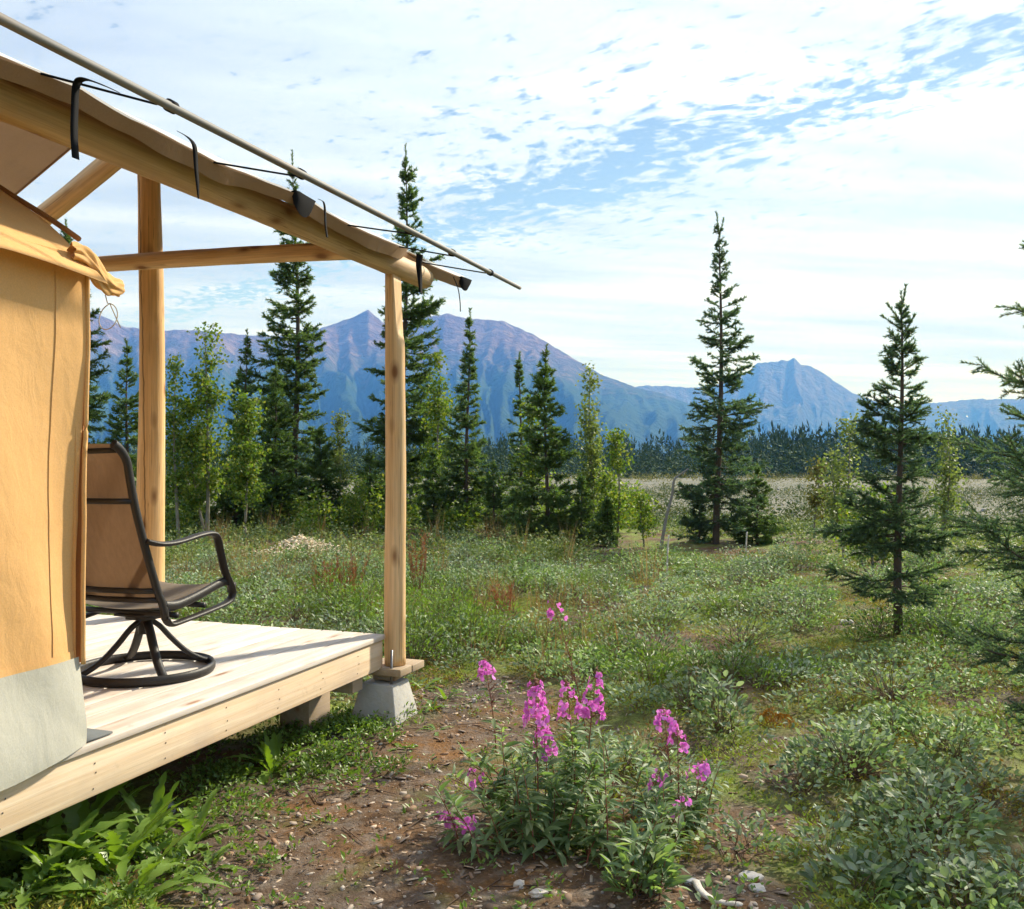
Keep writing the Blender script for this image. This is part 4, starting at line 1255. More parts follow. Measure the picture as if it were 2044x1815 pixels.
def shrub_stuff(name, label, cat, mat_l, pts, rad, hgt, leaves, leaf, seed, wl=.5, stems=True, tv=LEAF4_V, tt=LEAF4_T, upness=.6):
    r = np.random.default_rng(seed)
    n = len(pts[0]); x, y = pts
    z = ground_h(x, y)
    cnt = np.broadcast_to(leaves, (n,)).astype(int)
    idx = np.repeat(np.arange(n), cnt); m = len(idx)
    a = r.uniform(0, 6.283, m); q = np.sqrt(r.random(m)); hgt_ = np.broadcast_to(hgt, (n,))[idx]; rad_ = np.broadcast_to(rad, (n,))[idx]
    lift = (1 - .75 * q ** 2) * r.random(m) ** .55
    P = np.stack([x[idx] + np.cos(a) * q * rad_, y[idx] + np.sin(a) * q * rad_, z[idx] + .01 + lift * hgt_], 1)
    D = np.stack([np.cos(a), np.sin(a), upness + 0 * a], 1) + r.normal(0, .55, (m, 3))
    L = np.broadcast_to(leaf, (n,))[idx] * r.uniform(.65, 1.25, m)
    mb = MB()
    M = frames(D, r, None)
    # leaves face mostly upward
    up = np.array([0, 0, 1.]) + r.normal(0, .55, (m, 3))
    d = unit(D); xx = unit(np.cross(d, up)); zz = np.cross(xx, d)
    M = np.stack([xx, d, zz], -1) * np.stack([L * wl, L, L], -1)[:, None, :]
    mb.inst(tv, tt, M, P)
    o = mb.build(name, mat_l)
    tag(o, label, cat, kind='stuff')
    if stems:
        k = r.random(m) < .12
        b = np.stack([x[idx][k] + r.normal(0, .03, k.sum()), y[idx][k] + r.normal(0, .03, k.sum()), z[idx][k] - .01], 1)
        s = MB(); sticks(s, b, P[k], .0028, .0010)
        so_ = s.build('shrub_twigs', M_stem)
        tag(so_, 'thin brown twigs under the ' + cat, 'twigs', kind='stuff')
    return o


PILE = ground_xy(592, 1102)


def keep(x, y, thr=.5, extra=None):
    k = ~in_structure(x, y) & (bare_mask(x, y) < thr) & (np.hypot(x - PILE[0], (y - PILE[1] + .5) * .6) > .75)
    if extra is not None: k &= extra
    return x[k], y[k]


# silver-leaved low shrubs, nearer ones with finer and rounder leaves
x, y = wedge(330, 2.7, 7.5, RG); n_ = fbm(x * .9, y * .9, 2, 71)
x, y = keep(x, y, .35, (n_ > -.25) & ((x > .55) | (y > 6.0)) | ((x > 1.0) & (n_ > -.5)))
shrub_stuff('low_shrubs', 'silvery green low shrubs spreading over the near right ground', 'low shrubs', M_silver, (x, y), RG.uniform(.10, .26, len(x)), RG.uniform(.08, .27, len(x)), RG.integers(50, 150, len(x)), .036, 301, .52, tv=OVAL_V, tt=OVAL_T)
x, y = wedge(760, 7.5, 15, RG); n_ = fbm(x * .5, y * .5, 2, 72)
x, y = keep(x, y, .5, n_ > -.16)
shrub_stuff('low_shrubs', 'silvery green low shrubs across the middle of the clearing', 'low shrubs', M_silver, (x, y), RG.uniform(.18, .42, len(x)), RG.uniform(.10, .46, len(x)), RG.integers(80, 210, len(x)), .042, 302, .55)
x, y = wedge(2000, 14, 27, RG); n_ = fbm(x * .35, y * .35, 2, 73)
x, y = keep(x, y, 2, n_ > -.5)
shrub_stuff('low_shrubs', 'grey green shrubs under the row of trees', 'low shrubs', M_mid, (x, y), RG.uniform(.25, .6, len(x)), RG.uniform(.15, .45, len(x)), RG.integers(35, 80, len(x)), .065, 303, .55, stems=False)
# moss and crowberry carpets
x, y = wedge(5600, 2.6, 16, RG); n_ = fbm(x * .8 + 9, y * .8, 3, 74)
x, y = keep(x, y, .6, n_ > -.22)
shrub_stuff('moss_carpet', 'yellow green moss and crowberry carpet between the shrubs', 'moss', M_moss, (x, y), RG.uniform(.08, .22, len(x)), RG.uniform(.015, .055, len(x)), 70, .024, 304, .34, stems=False, tv=NEEDLE_V, tt=NEEDLE_T)
x, y = wedge(2000, 3.2, 17, RG); n_ = fbm(x * .7 + 19, y * .9 + 5, 3, 81)
x, y = keep(x, y, .9, n_ > .08)
shrub_stuff('bearberry_mat', 'rusty brown and dull red low leaf mats in the clearing', 'ground cover', M_rust, (x, y), RG.uniform(.08, .22, len(x)), RG.uniform(.03, .12, len(x)), 40, .028, 317, .45, stems=False)
# fresh green herbs behind the corner post and beside the path
x, y = wedge(700, 6.3, 13, RG); n_ = fbm(x * .6 + 4, y * .6 + 2, 2, 75)
x, y = keep(x, y, .4, (x < 1.4) & (n_ > -.15) | (n_ > .42))
shrub_stuff('green_herbs', 'fresh green leafy herbs growing behind the corner post', 'herbs', M_green, (x, y), RG.uniform(.12, .26, len(x)), RG.uniform(.10, .30, len(x)), RG.integers(60, 120, len(x)), .050, 305, .24, upness=1.0)
x, y = wedge(380, 8, 16, RG); n_ = fbm(x * .5 + 1, y * .5 + 7, 2, 76)
x, y = keep(x, y, .4, ((x < -.3) & (n_ > -.15)) | (n_ > .45))
shrub_stuff('green_herbs', 'low green weeds on the ground beyond the deck', 'herbs', M_green, (x, y), RG.uniform(.12, .3, len(x)), RG.uniform(.04, .14, len(x)), RG.integers(30, 60, len(x)), .045, 315, .4)
# big near herb mounds right behind the deck corner
gx, gy = ground_xy(868, 1318)
bx_ = gx + RG.normal(0, .28, 30); by_ = gy + .75 + RG.normal(0, .45, 30)
gx, gy = ground_xy(690, 1240); bx_ = np.concatenate([bx_, gx + RG.normal(0, .5, 16)]); by_ = np.concatenate([by_, gy + RG.normal(0, .4, 16)])
k = ~in_structure(bx_, by_, .12); bx_, by_ = bx_[k], by_[k]
shrub_stuff('green_herbs', 'dense feathery green plants right behind the corner post foot', 'herbs', M_green, (bx_, by_), RG.uniform(.16, .28, len(bx_)), RG.uniform(.28, .58, len(bx_)), 190, .052, 316, .2, upness=1.1)


def grass(name, label, mat_g, pts, blades, h0, h1, seed, wdt=.004):
    r = np.random.default_rng(seed); x, y = pts; n = len(x)
    idx = np.repeat(np.arange(n), blades); m = len(idx)
    P = np.stack([x[idx] + r.normal(0, .06, m), y[idx] + r.normal(0, .06, m), 0 * idx], 1).astype(float)
    P[:, 2] = ground_h(P[:, 0], P[:, 1]) - .01
    D = r.normal(0, .28, (m, 3)); D[:, 2] = 1
    L = r.uniform(h0, h1, m); mb = MB()
    tv = [(-.5, 0, 0), (.5, 0, 0), (-.32, .55, .06), (.32, .55, .06), (0, 1, .22)]; tt = [(0, 1, 3), (0, 3, 2), (2, 3, 4)]
    M = frames(D, r) * np.stack([np.full(m, wdt), L, L], -1)[:, None, :]
    mb.inst(tv, tt, M, P)
    o = mb.build(name, mat_g); tag(o, label, 'grass', kind='stuff')


x, y = wedge(420, 6.5, 17, RG); n_ = fbm(x * .5 + 12, y * .5, 2, 78); x, y = keep(x, y, .8, ((x < 1.2) & (n_ > -.1)) | (n_ > .4))
grass('dry_grass', 'straw coloured dry grass tufts among the herbs behind the deck', M_straw, (x, y), 26, .15, .50, 401, .0055)
x, y = wedge(130, 12, 22, RG)
k = (x < 2.0) & (np.hypot(x - PILE[0], (y - PILE[1] + .5) * .5) > .8); grass('tall_grass', 'tall pale grass stems at the foot of the tree row', M_straw, (x[k], y[k]), 22, .3, .8, 402, .008)
x, y = wedge(240, 2.6, 6.5, RG); x, y = keep(x, y, .7)
grass('green_grass', 'short green grass blades scattered on the near ground', M_moss, (x, y), 10, .04, .13, 403, .003)

# far scrub on the gravel bar
x, y = wedge(1300, 30, 215, RG, 1.3, .75)
n_ = fbm(x * .05, y * .05, 2, 79)
k = (n_ > -.1) | (y > 150); x, y = x[k], y[k]
sc_ = RG.uniform(.5, 1.0, len(x)) * np.interp(y, [30, 80, 215], [.45, .8, 1.7])
shrub_stuff('willow_scrub', 'olive yellow willow scrub scattered over the distant gravel bar', 'scrub', M_olive, (x, y), sc_ * .8, sc_ * 1.1, 46, sc_ * .26, 306, .5, stems=False)
x, y = wedge(2300, 21, 110, RG, 1.3, .7)
k = x > -1; x, y = x[k], y[k]
sc_ = RG.uniform(.4, 1.2, len(x))
shrub_stuff('riverside_shrubs', 'pale grey green shrubs on the gravel beyond the trees', 'scrub', M_flat, (x, y), sc_ * .75, sc_ * 1.0, 50, .14, 307, .5, stems=False)

x = RG.uniform(-11.5, 4.2, 170); y = RG.uniform(19.5, 31, 170); k = (x / y > -.42) & (x / y < .13); x, y = x[k], y[k]
sc_ = RG.uniform(.35, 1.25, len(x))
shrub_stuff('undergrowth', 'leafy green undergrowth filling the row of trees behind the deck', 'undergrowth', M_pleaf, (x, y), sc_ * .5, sc_ * 1.25, 260, .095, 309, .6, stems=False)

# ---- wood chips, bark and stones on the bare ground
chip_v = np.array([(-.5, 0, -.5), (-.35, .9, -.5), (.1, 1.0, -.5), (.5, .8, -.5), (.42, -.05, -.5)])
CH_V = np.vstack([chip_v, chip_v * np.array([.9, .95, -1])]); CH_T = [(5, 6, 7), (5, 7, 8), (5, 8, 9)] + [t for i in range(5) for t in ((i, (i + 1) % 5, 5 + (i + 1) % 5), (i, 5 + (i + 1) % 5, 5 + i))]


def scatter_chips(name, label, cat, mat_c, x, y, s0, s1, seed, asp=(.25, .7), thick=.14, tilt=.35):
    r = np.random.default_rng(seed); n = len(x)
    L = s0 * (s1 / s0) ** (r.random(n) ** 2.2)
    P = np.stack([x, y, ground_h(x, y) + L * .05], 1)
    a = r.uniform(0, 6.283, n)
    d = np.stack([np.cos(a), np.sin(a), r.normal(0, tilt * .5, n)], 1)
    up = np.array([0, 0, 1.]) + r.normal(0, tilt, (n, 3))
    d = unit(d); xx = unit(np.cross(d, up)); zz = np.cross(xx, d)
    M = np.stack([xx, d, zz], -1) * np.stack([L * r.uniform(*asp, n), L, L * thick], -1)[:, None, :]
    o = MB().inst(CH_V, CH_T, M, P).build(name, mat_c)
    tag(o, label, cat, kind='stuff')


x, y = wedge(22000, 2.7, 7.5, RG, 2.0, .6); bm = bare_mask(x, y); k = (~in_structure(x, y, .0)) & (RG.random(len(x)) < .12 + .88 * bm); x, y = x[k], y[k]
scatter_chips('wood_chips', 'tan wood chips and bark bits littering the bare path', 'wood chips', M_chip, x, y, .007, .056, 501, (.2, .7), .10)
ico_v, ico_f = None, None


def ico():
    p = (1 + 5 ** .5) / 2
    v = np.array([(-1, p, 0), (1, p, 0), (-1, -p, 0), (1, -p, 0), (0, -1, p), (0, 1, p), (0, -1, -p), (0, 1, -p), (p, 0, -1), (p, 0, 1), (-p, 0, -1), (-p, 0, 1)], float)
    f = [(0, 11, 5), (0, 5, 1), (0, 1, 7), (0, 7, 10), (0, 10, 11), (1, 5, 9), (5, 11, 4), (11, 10, 2), (10, 7, 6), (7, 1, 8), (3, 9, 4), (3, 4, 2), (3, 2, 6), (3, 6, 8), (3, 8, 9), (4, 9, 5), (2, 4, 11), (6, 2, 10), (8, 6, 7), (9, 8, 1)]
    return v / np.linalg.norm(v[0]), f


IV, IF = ico()


def scatter_stones(name, label, mat_s, x, y, s0, s1, seed):
    r = np.random.default_rng(seed); n = len(x)
    s = s0 * (s1 / s0) ** (r.random(n) ** 2.5)
    M = frames(r.normal(size=(n, 3)), r) * (s[:, None, None] * r.uniform(.55, 1.1, (n, 1, 3)))
    M[:, 2, :] *= .65
    P = np.stack([x, y, ground_h(x, y) + s * .15], 1)
    V = np.einsum('nij,nkj->nki', M, IV[None] * r.uniform(.8, 1.15, (n, 12, 1))) + P[:, None]
    o = MB().add(V, tris=np.array(IF)[None] + (np.arange(n) * 12)[:, None, None]).build(name, mat_s)
    tag(o, label, 'stones', kind='stuff')


x, y = wedge(5000, 2.7, 8, RG, 2.0, .6); bm = bare_mask(x, y); k = (~in_structure(x, y, -.3)) & (RG.random(len(x)) < .08 + .9 * bm); x, y = x[k], y[k]
scatter_stones('pebbles', 'small grey pebbles scattered over the bare soil', M_stone, x, y, .003, .016, 502)
x, y = wedge(1000, 26, 120, RG, 1.6, .7)
scatter_stones('river_stones', 'pale rounded stones of the gravel bar', M_stone, x, y, .08, .35, 503)
x, y = wedge(700, 3.0, 7.5, RG); k = (bare_mask(x, y) > .5) & ~in_structure(x, y); x, y = x[k][:170], y[k][:170]
shrub_stuff('path_sprouts', 'tiny green sprouts dotted over the bare soil', 'sprouts', M_dock, (x, y), RG.uniform(.02, .06, len(x)), RG.uniform(.015, .05, len(x)), RG.integers(4, 16, len(x)), .03, 318, .4, stems=False)
# twigs lying about
x, y = wedge(420, 2.7, 8, RG); k = ~in_structure(x, y); x, y = x[k], y[k]
a = RG.uniform(0, 6.28, len(x)); L = RG.uniform(.04, .26, len(x))
x2, y2 = x + np.cos(a) * L, y + np.sin(a) * L
mb = MB(); sticks(mb, np.stack([x, y, ground_h(x, y) + .008], 1), np.stack([x2, y2, ground_h(x2, y2) + RG.uniform(.005, .03, len(x))], 1), .0035, .002)
tag(mb.build('fallen_twigs', M_stem), 'thin fallen twigs lying over the near ground', 'twigs', kind='stuff')
# pale pile of wood shavings behind the chair
cx_, cy_ = ground_xy(592, 1102)
r_ = np.random.default_rng(8); n = 2400
px_ = r_.normal(0, .34, n); py_ = r_.normal(0, .50, n)
hp = .27 * np.exp(-((px_ / .4) ** 2 + (py_ / .6) ** 2))
x, y = cx_ + px_, cy_ + py_
L = r_.uniform(.03, .09, n); d = unit(r_.normal(size=(n, 3)) * [1, 1, .4]); up = np.array([0, 0, 1.]) + r_.normal(0, .5, (n, 3)); xx = unit(np.cross(d, up)); zz = np.cross(xx, d)
M = np.stack([xx, d, zz], -1) * np.stack([L * .5, L, L * .2], -1)[:, None, :]
o = MB().inst(CH_V, CH_T, M, np.stack([x, y, ground_h(x, y) + hp * r_.uniform(.55, 1.05, n) + .03], 1)).build('shavings_pile', M_cream, None, (cx_, cy_, 0))
tag(o, 'cream coloured pile of wood shavings behind the deck', 'chip pile')
# under-deck shade stays as bare soil


def rock(px, py, wpx, hpx, label, seed, m=None, flat=.5, name='rock'):
    x, y = ground_xy(px, py); s = wpx / 2 / F * y
    r = np.random.default_rng(seed)
    import bmesh
    bm = bmesh.new(); bmesh.ops.create_icosphere(bm, subdivisions=3, radius=1.0)
    rot = r.uniform(0, 3)
    for v in bm.verts:
        c = np.array(v.co)
        k = 1 + .30 * float(fbm(c[0] * 1.4 + seed, c[1] * 1.4 + c[2] * 1.9, 3, seed)) + .08 * float(fbm(c[0] * 5 + seed, c[1] * 5 + c[2] * 4, 2, seed + 1))
        c = c * k
        c = np.clip(c, -.8 - .1 * r.random(), .8)
        v.co = (c[0] * math.cos(rot) * s - c[1] * math.sin(rot) * s * .6, c[0] * math.sin(rot) * s * .6 + c[1] * math.cos(rot) * s * .7, c[2] * s * flat)
    me = bpy.data.meshes.new(name); bm.to_mesh(me); bm.free()
    me.materials.append(m or M_rock)
    o = bpy.data.objects.new(name, me); COL.objects.link(o)
    o.location = (x, y, float(ground_h(x, y)) + s * flat * .35)
    tag(o, label, 'rock')


rock(1035, 1765, 44, 20, 'pale angular rock below the fireweed clump', 1)
rock(1075, 1785, 48, 20, 'flat whitish rock right beside the angular one', 2, flat=.35)
rock(325, 1610, 62, 36, 'blue grey stone among the weeds below the deck', 3, M_rockg, .6)
rock(1380, 1765, 34, 16, 'blue grey flat stone between the weeds at the bottom', 4, M_rockg, .4)
rock(1498, 1752, 62, 14, 'long flat pale stone at the bottom right of the path', 5, flat=.25)
rock(1510, 1778, 62, 18, 'flat pale stone just below the long flat one', 6, flat=.25)
rock(946, 1408, 18, 10, 'small pale stone beside the concrete pier base', 7, M_rock, .6)
rock(772, 1440, 20, 13, 'small grey stone at the foot of the concrete pier', 9, M_rockg, .7)
rock(1690, 1252, 30, 12, 'pale stone lying left of the slim young spruce trunk', 10, M_rock, .4)
dx, dy = ground_xy(1395, 1775)
dr_pts = [ground_xy(a, b) for a, b in ((1388, 1768), (1396, 1785), (1412, 1798), (1440, 1808), (1482, 1818))]
dw = MB().tube(spline([(a, b, float(ground_h(a, b)) + .016) for a, b in dr_pts], 20), np.concatenate([[.004], np.full(18, .016), [.008]]), 8, flat=(1.0, .5)).build('driftwood', M_drift, None, (dx, dy, 0), True)
tag(dw, 'bleached curved piece of driftwood at the bottom of the path', 'driftwood')

# ---- broad-leaved weeds by the deck
def toothed_leaf(mb, base, az, L, Wd, el0, el1, r, teeth=7, toothed=.5):
    n = 16; u = np.linspace(0, 1, n)
    el = el0 + (el1 - el0) * u
    st = L / (n - 1)
    dirs = np.stack([np.cos(az) * np.cos(el), np.sin(az) * np.cos(el), np.sin(el)], 1)
    C = base + np.vstack([[0, 0, 0], np.cumsum(dirs[1:] * st, 0)])
    side = np.array([-math.sin(az), math.cos(az), 0])
    wv = Wd * (np.sin(np.pi * u ** .75) ** .8 * (.35 + .65 * u ** .6)) + .003
    wv = wv * (1 - toothed * (((u * teeth) % 1.0) ** 1.5) * (u < .93)) * r.uniform(.85, 1.1, n)
    nrm = np.cross(dirs, side)
    rip = .12 * np.sin(u * 14 + az * 3)[:, None]
    V = np.stack([C - side * wv[:, None] + nrm * wv[:, None] * (.32 + rip), C, C + side * wv[:, None] + nrm * wv[:, None] * (.32 - rip)], 1)
    mb.grid(V)


def rosette(px, py, size, nl, label, seed, m=None, up=(.7, 1.35), toothed=.68, wide=.13, name='leafy_weed'):
    x, y = ground_xy(px, py); z = float(ground_h(x, y))
    r = np.random.default_rng(seed)
    root = empty(name, (x, y, z), label, 'weed', 'broad leaved weeds by the deck')
    for k in range(nl):
        mb = MB()
        az = k * 2.4 + r.normal(0, .35); L = size * r.uniform(.65, 1.15)
        e0 = r.uniform(*up)
        toothed_leaf(mb, np.array([x, y, z - .005]) + np.array([math.cos(az), math.sin(az), 0]) * .012, az, L, L * wide * r.uniform(.8, 1.25), e0, e0 - r.uniform(.5, 1.6), r, r.integers(5, 9), toothed)
        mb.build('leaf', m or M_dock, root, smooth=True)


G = [(110, 1800, .34, 12, 'big upright toothed weed at the lower left under the deck', 1, (.8, 1.4)),
     (235, 1760, .34, 14, 'large leafy weed at the lower left between the others', 2, (.7, 1.35)),
     (300, 1690, .30, 14, 'tall toothed weed beside the blue grey stone', 3, (.8, 1.4)),
     (345, 1740, .26, 12, 'spreading jagged weed right of the blue grey stone', 4, (.3, 1.2)),
     (190, 1680, .30, 10, 'upright weed close under the deck edge at the far left', 5, (.9, 1.45)),
     (60, 1830, .30, 10, 'low broad weed in the bottom left corner', 6, (.3, 1.1)),
     (300, 1810, .24, 10, 'flat jagged weed at the bottom left edge', 7, (.2, .9)),
     (545, 1530, .27, 16, 'pale upright leafy weed under the middle of the deck edge', 8, (.6, 1.4)),
     (610, 1545, .20, 12, 'low spreading weed beside the pale upright one', 9, (.2, 1.0)),
     (672, 1520, .17, 12, 'bright green low rosette left of the concrete pier', 10, (.2, .9)),
     (872, 1468, .13, 10, 'small flat rosette on bare soil in front of the pier', 11, (.1, .6)),
     (778, 1490, .10, 4, 'tiny seedling standing on the bare soil below the pier', 12, (.8, 1.3)),
     (800, 1500, .12, 4, 'tiny leaning seedling next to the other seedling below the pier', 13, (.2, .7)),
     (865, 1425, .12, 14, 'dark green little tuft right of the concrete pier', 14, (.5, 1.2)),
     (845, 1372, .22, 9, 'light green leaves sprouting beside the board under the post', 15, (.3, 1.0)),
     (890, 1398, .14, 9, 'reddish green small weed right of the pier', 16, (.6, 1.3)),
     (420, 1745, .16, 8, 'single leafy weed at the edge of the brown path', 17, (.3, 1.0)),
     (470, 1815, .20, 3, 'flat dark leaf lying at the bottom of the path', 18, (.05, .3)),
     (1090, 1308, .20, 12, 'light green leafy weed behind the tall fireweed', 19, (.5, 1.3))]
G += [(150, 1735, .36, 12, 'tall jagged weed just below the skirt end of the deck', 20, (.9, 1.45)),
      (385, 1690, .24, 12, 'yellowish jagged weed at the path side of the weed patch', 21, (.5, 1.3)),
      (20, 1760, .34, 11, 'upright weed at the far left under the fascia', 22, (.8, 1.4)),
      (265, 1835, .30, 12, 'bright weed cut off by the bottom edge', 23, (.5, 1.3)),
      (350, 1640, .22, 10, 'half shaded weed behind the blue grey stone', 24, (.5, 1.3))]
for px_, py_, sz, nl_, lb, sd_, up_ in G:
    rosette(px_, py_, sz, nl_, lb, 600 + sd_, up=up_)
lf = empty('fallen_leaf', tuple(S(3.05, DP0 + .28, DECK_Z + .002)), 'small green leaf standing in a gap of the deck planks', 'leaf')
mb = MB(); toothed_leaf(mb, S(3.05, DP0 + .28, DECK_Z), 2.0, .07, .008, 1.5, 1.2, np.random.default_rng(3), 5, .1); mb.build('blade', M_dock, lf)
# small green ground weeds along the deck foot
x = []; y = []
for a_, b_, s_, n_ in ((640, 1470, .28, 40), (560, 1500, .30, 34), (470, 1560, .25, 20), (700, 1455, .16, 16), (200, 1790, .35, 40), (60, 1800, .3, 24), (860, 1300, .2, 12), (700, 1540, .15, 10), (420, 1620, .2, 12)):
    gx, gy = ground_xy(a_, b_); x.append(gx + RG.normal(0, s_, n_)); y.append(gy + RG.normal(0, s_ * .8, n_))
x = np.concatenate(x); y = np.concatenate(y)
shrub_stuff('small_weeds', 'mat of small green weeds along the foot of the deck', 'weeds', M_green, (x, y), RG.uniform(.05, .12, len(x)), RG.uniform(.03, .09, len(x)), 48, .026, 308, .5, stems=False, tv=OVAL_V, tt=OVAL_T)

# ---- fireweed
FL_V = [(0, 0, 0), (-.42, .55, .15), (-.25, 1, .1), (.25, 1, .1), (.42, .55, .15)]
FL_T = [(0, 4, 1), (1, 4, 3), (1, 3, 2)]


def fireweed_stem(r, base, H, lean, acc, flower=1.0, pods=0.5, leafL=.10, leafy=1.0):
    """adds one stem to the accumulators stem / leaf / petal / pod"""
    n = 14; t = np.linspace(0, 1, n)
    C = base + np.stack([lean[0] * H * t ** 1.6, lean[1] * H * t ** 1.6, t * H * (1 - .5 * (lean[0] ** 2 + lean[1] ** 2))], 1)
    acc['stem'].tube(C, .0042 * (1 - .7 * t), 5)

    def at(u):
        q = np.clip(u, 0, .999) * (n - 1); k = q.astype(int); f = (q - k)[:, None]
        return C[k] * (1 - f) + C[k + 1] * f
    ltop = .66 if flower > 0 else .97
    m = int(H * 92 * leafy)
    u = r.uniform(.06, ltop, m); a = np.arange(m) * 2.4 + r.normal(0, .3, m)
    e = np.interp(u, [0, .7, 1], [-.25, .35, .9]) + r.normal(0, .2, m)
    D = np.stack([np.cos(a) * np.cos(e), np.sin(a) * np.cos(e), np.sin(e)], 1)
    L = leafL * r.uniform(.6, 1.15, m) * np.interp(u, [0, .3, .8, 1], [.8, 1, .85, .5])
    tv = [(0, 0, 0), (-.5, .30, .03), (0, .33, -.02), (.5, .30, .03), (-.42, .62, -.03), (0, .65, -.07), (.42, .62, -.03), (0, 1, -.22)]
    tt = [(0, 2, 1), (0, 3, 2), (1, 2, 5), (1, 5, 4), (2, 3, 6), (2, 6, 5), (4, 5, 7), (5, 6, 7)]
    up = np.array([0, 0, 1.]) + r.normal(0, .25, (m, 3))
    d = unit(D); xx = unit(np.cross(d, up)); zz = np.cross(xx, d)
    acc['leaf'].inst(tv, tt, np.stack([xx, d, zz], -1) * np.stack([L * .25, L, L], -1)[:, None, :], at(u))
    if flower > 0:
        u0 = .68 + .1 * pods; nf = int(flower * 17)
        uf = r.uniform(u0, .95, nf); a = r.uniform(0, 6.28, nf)
        Df = np.stack([np.cos(a), np.sin(a), r.normal(.15, .25, nf)], 1)
        ctr = at(uf) + unit(Df) * np.interp(uf, [u0, .95], [.048, .020])[:, None]
        sticks(acc['pod'], at(uf), ctr, .0013, .001)
        for k in range(4):
            ang = k * math.pi / 2 + r.uniform(0, .5, nf)
            fx = frames(Df, r)
            pd = unit(fx[:, :, 0] * np.cos(ang)[:, None] + fx[:, :, 2] * np.sin(ang)[:, None] + unit(Df) * .35)
            Lp = np.interp(uf, [u0, .95], [.026, .016]) * r.uniform(.8, 1.2, nf)
            M_ = frames(pd, r, None)
            xx = unit(np.cross(pd, Df)); zz = np.cross(xx, pd)
            acc['petal'].inst(FL_V, FL_T, np.stack([xx, pd, zz], -1) * np.stack([Lp * 1.0, Lp, Lp], -1)[:, None, :], ctr)
        nbud = int(10 * flower) + 3
        ub = r.uniform(.93, 1, nbud); a = r.uniform(0, 6.28, nbud)
        Db = np.stack([np.cos(a), np.sin(a), -.2 + 0 * a], 1); b0 = at(ub); sticks(acc['pod'], b0, b0 + Db * .016, .0022, .0012)
    if pods > 0:
        npd = int(pods * 26)
        up_ = r.uniform(.45, .74, npd); a = r.uniform(0, 6.28, npd)
        Dp = unit(np.stack([np.cos(a), np.sin(a), .9 + 0 * a], 1)); b0 = at(up_)
        sticks(acc['pod'], b0, b0 + Dp * r.uniform(.04, .075, npd)[:, None], .0018, .0010)


def fireweed(px, py, top_y, label, seed, lean=(0, 0), flower=1.0, pods=.5, leafy=1.0, top_x=None):
    x, y = ground_xy(px, py); z = float(ground_h(x, y)); r = np.random.default_rng(seed)
    H = (py - top_y) / F * y
    if top_x is not None: lean = ((top_x - px) / F * y / H, lean[1])
    root = empty('fireweed', (x, y, z), label, 'wildflower', 'flowering fireweed stalks')
    acc = {k: MB() for k in ('stem', 'leaf', 'petal', 'pod')}
    fireweed_stem(r, np.array([x, y, z - .01]), H, lean, acc, flower, pods, .10, leafy)
    for nm, key, mm in (('stem', 'stem', M_fwstem), ('leaves', 'leaf', M_fwleaf), ('flowers', 'petal', M_petal), ('seed_pods', 'pod', M_fwstem)):
        if acc[key].v: tag(acc[key].build(nm, mm, root), kind=None if nm == 'stem' else 'stuff')


fireweed(1075, 1690, 1335, 'tallest thick pink fireweed spike in the middle of the clump', 1, flower=2.6, pods=.2, top_x=1068)
fireweed(1100, 1680, 1425, 'lower bushy pink fireweed head in front of the tallest spike', 2, flower=1.8, pods=.2, top_x=1082)
fireweed(1165, 1670, 1312, 'pink fireweed spike with a dark tip right of the tallest', 3, flower=2.2, pods=.2, top_x=1192)
fireweed(1150, 1640, 1345, 'loose pink fireweed head between the two main spikes', 4, flower=1.3, pods=.3, top_x=1130)
fireweed(990, 1500, 1308, 'thin reddish fireweed with pink tip left of the clump', 5, flower=1.5, pods=1.2, leafy=.3, top_x=965)
fireweed(1175, 1520, 1168, 'tall reddish gone to seed fireweed with a few pink flowers on top', 6, flower=.6, pods=1.6, leafy=.3, top_x=1095)
fireweed(1345, 1640, 1380, 'reddish fireweed right of the clump with pink flowers at its tip', 7, flower=1.2, pods=1.4, leafy=.5, top_x=1322)
fireweed(1385, 1640, 1495, 'small pink fireweed at the right end of the clump', 8, flower=.9, pods=.5, top_x=1402)
fireweed(1010, 1690, 1548, 'low leaning fireweed with a round pink head at the left of the clump', 9, flower=2.0, pods=.1, top_x=868)
fireweed(1320, 1660, 1520, 'short fireweed with one small pink tuft on the right', 10, flower=.6, pods=.2, top_x=1316)
fireweed(1355, 1660, 1430, 'fireweed with pink tuft beside the reddish one', 11, flower=.8, pods=.8, leafy=.6, top_x=1352)
fireweed(1350, 1690, 1568, 'lowest short fireweed with a tiny flower near the path edge', 12, flower=.35, pods=.1, top_x=1362)
fireweed(1000, 1660, 1515, 'small fireweed with pale buds at the clump left', 13, flower=.45, pods=.4, top_x=940)
# leafy non-flowering stems of the clump
acc = {k: MB() for k in ('stem', 'leaf', 'petal', 'pod')}
r_ = np.random.default_rng(44)
for k in range(60):
    px_ = r_.normal(1130, 105); py_ = r_.uniform(1585, 1725) if k < 46 else r_.uniform(1700, 1800)
    if k >= 46: px_ = r_.normal(1285, 35)
    x, y = ground_xy(px_, py_)
    fireweed_stem(r_, np.array([x, y, float(ground_h(x, y)) - .01]), r_.uniform(.20, .48) if k < 46 else r_.uniform(.14, .3), (r_.normal(0, .22) + (px_ - 1120) / 700, r_.normal(-.05, .2)), acc, 0, 0, .105, 1.2)
for k in range(14):
    px_ = r_.normal(1345, 45); py_ = r_.uniform(1580, 1700); x, y = ground_xy(px_, py_)
    fireweed_stem(r_, np.array([x, y, float(ground_h(x, y)) - .01]), r_.uniform(.15, .3), (r_.normal(.1, .25), r_.normal(-.05, .2)), acc, 0, 0, .095, 1.1)
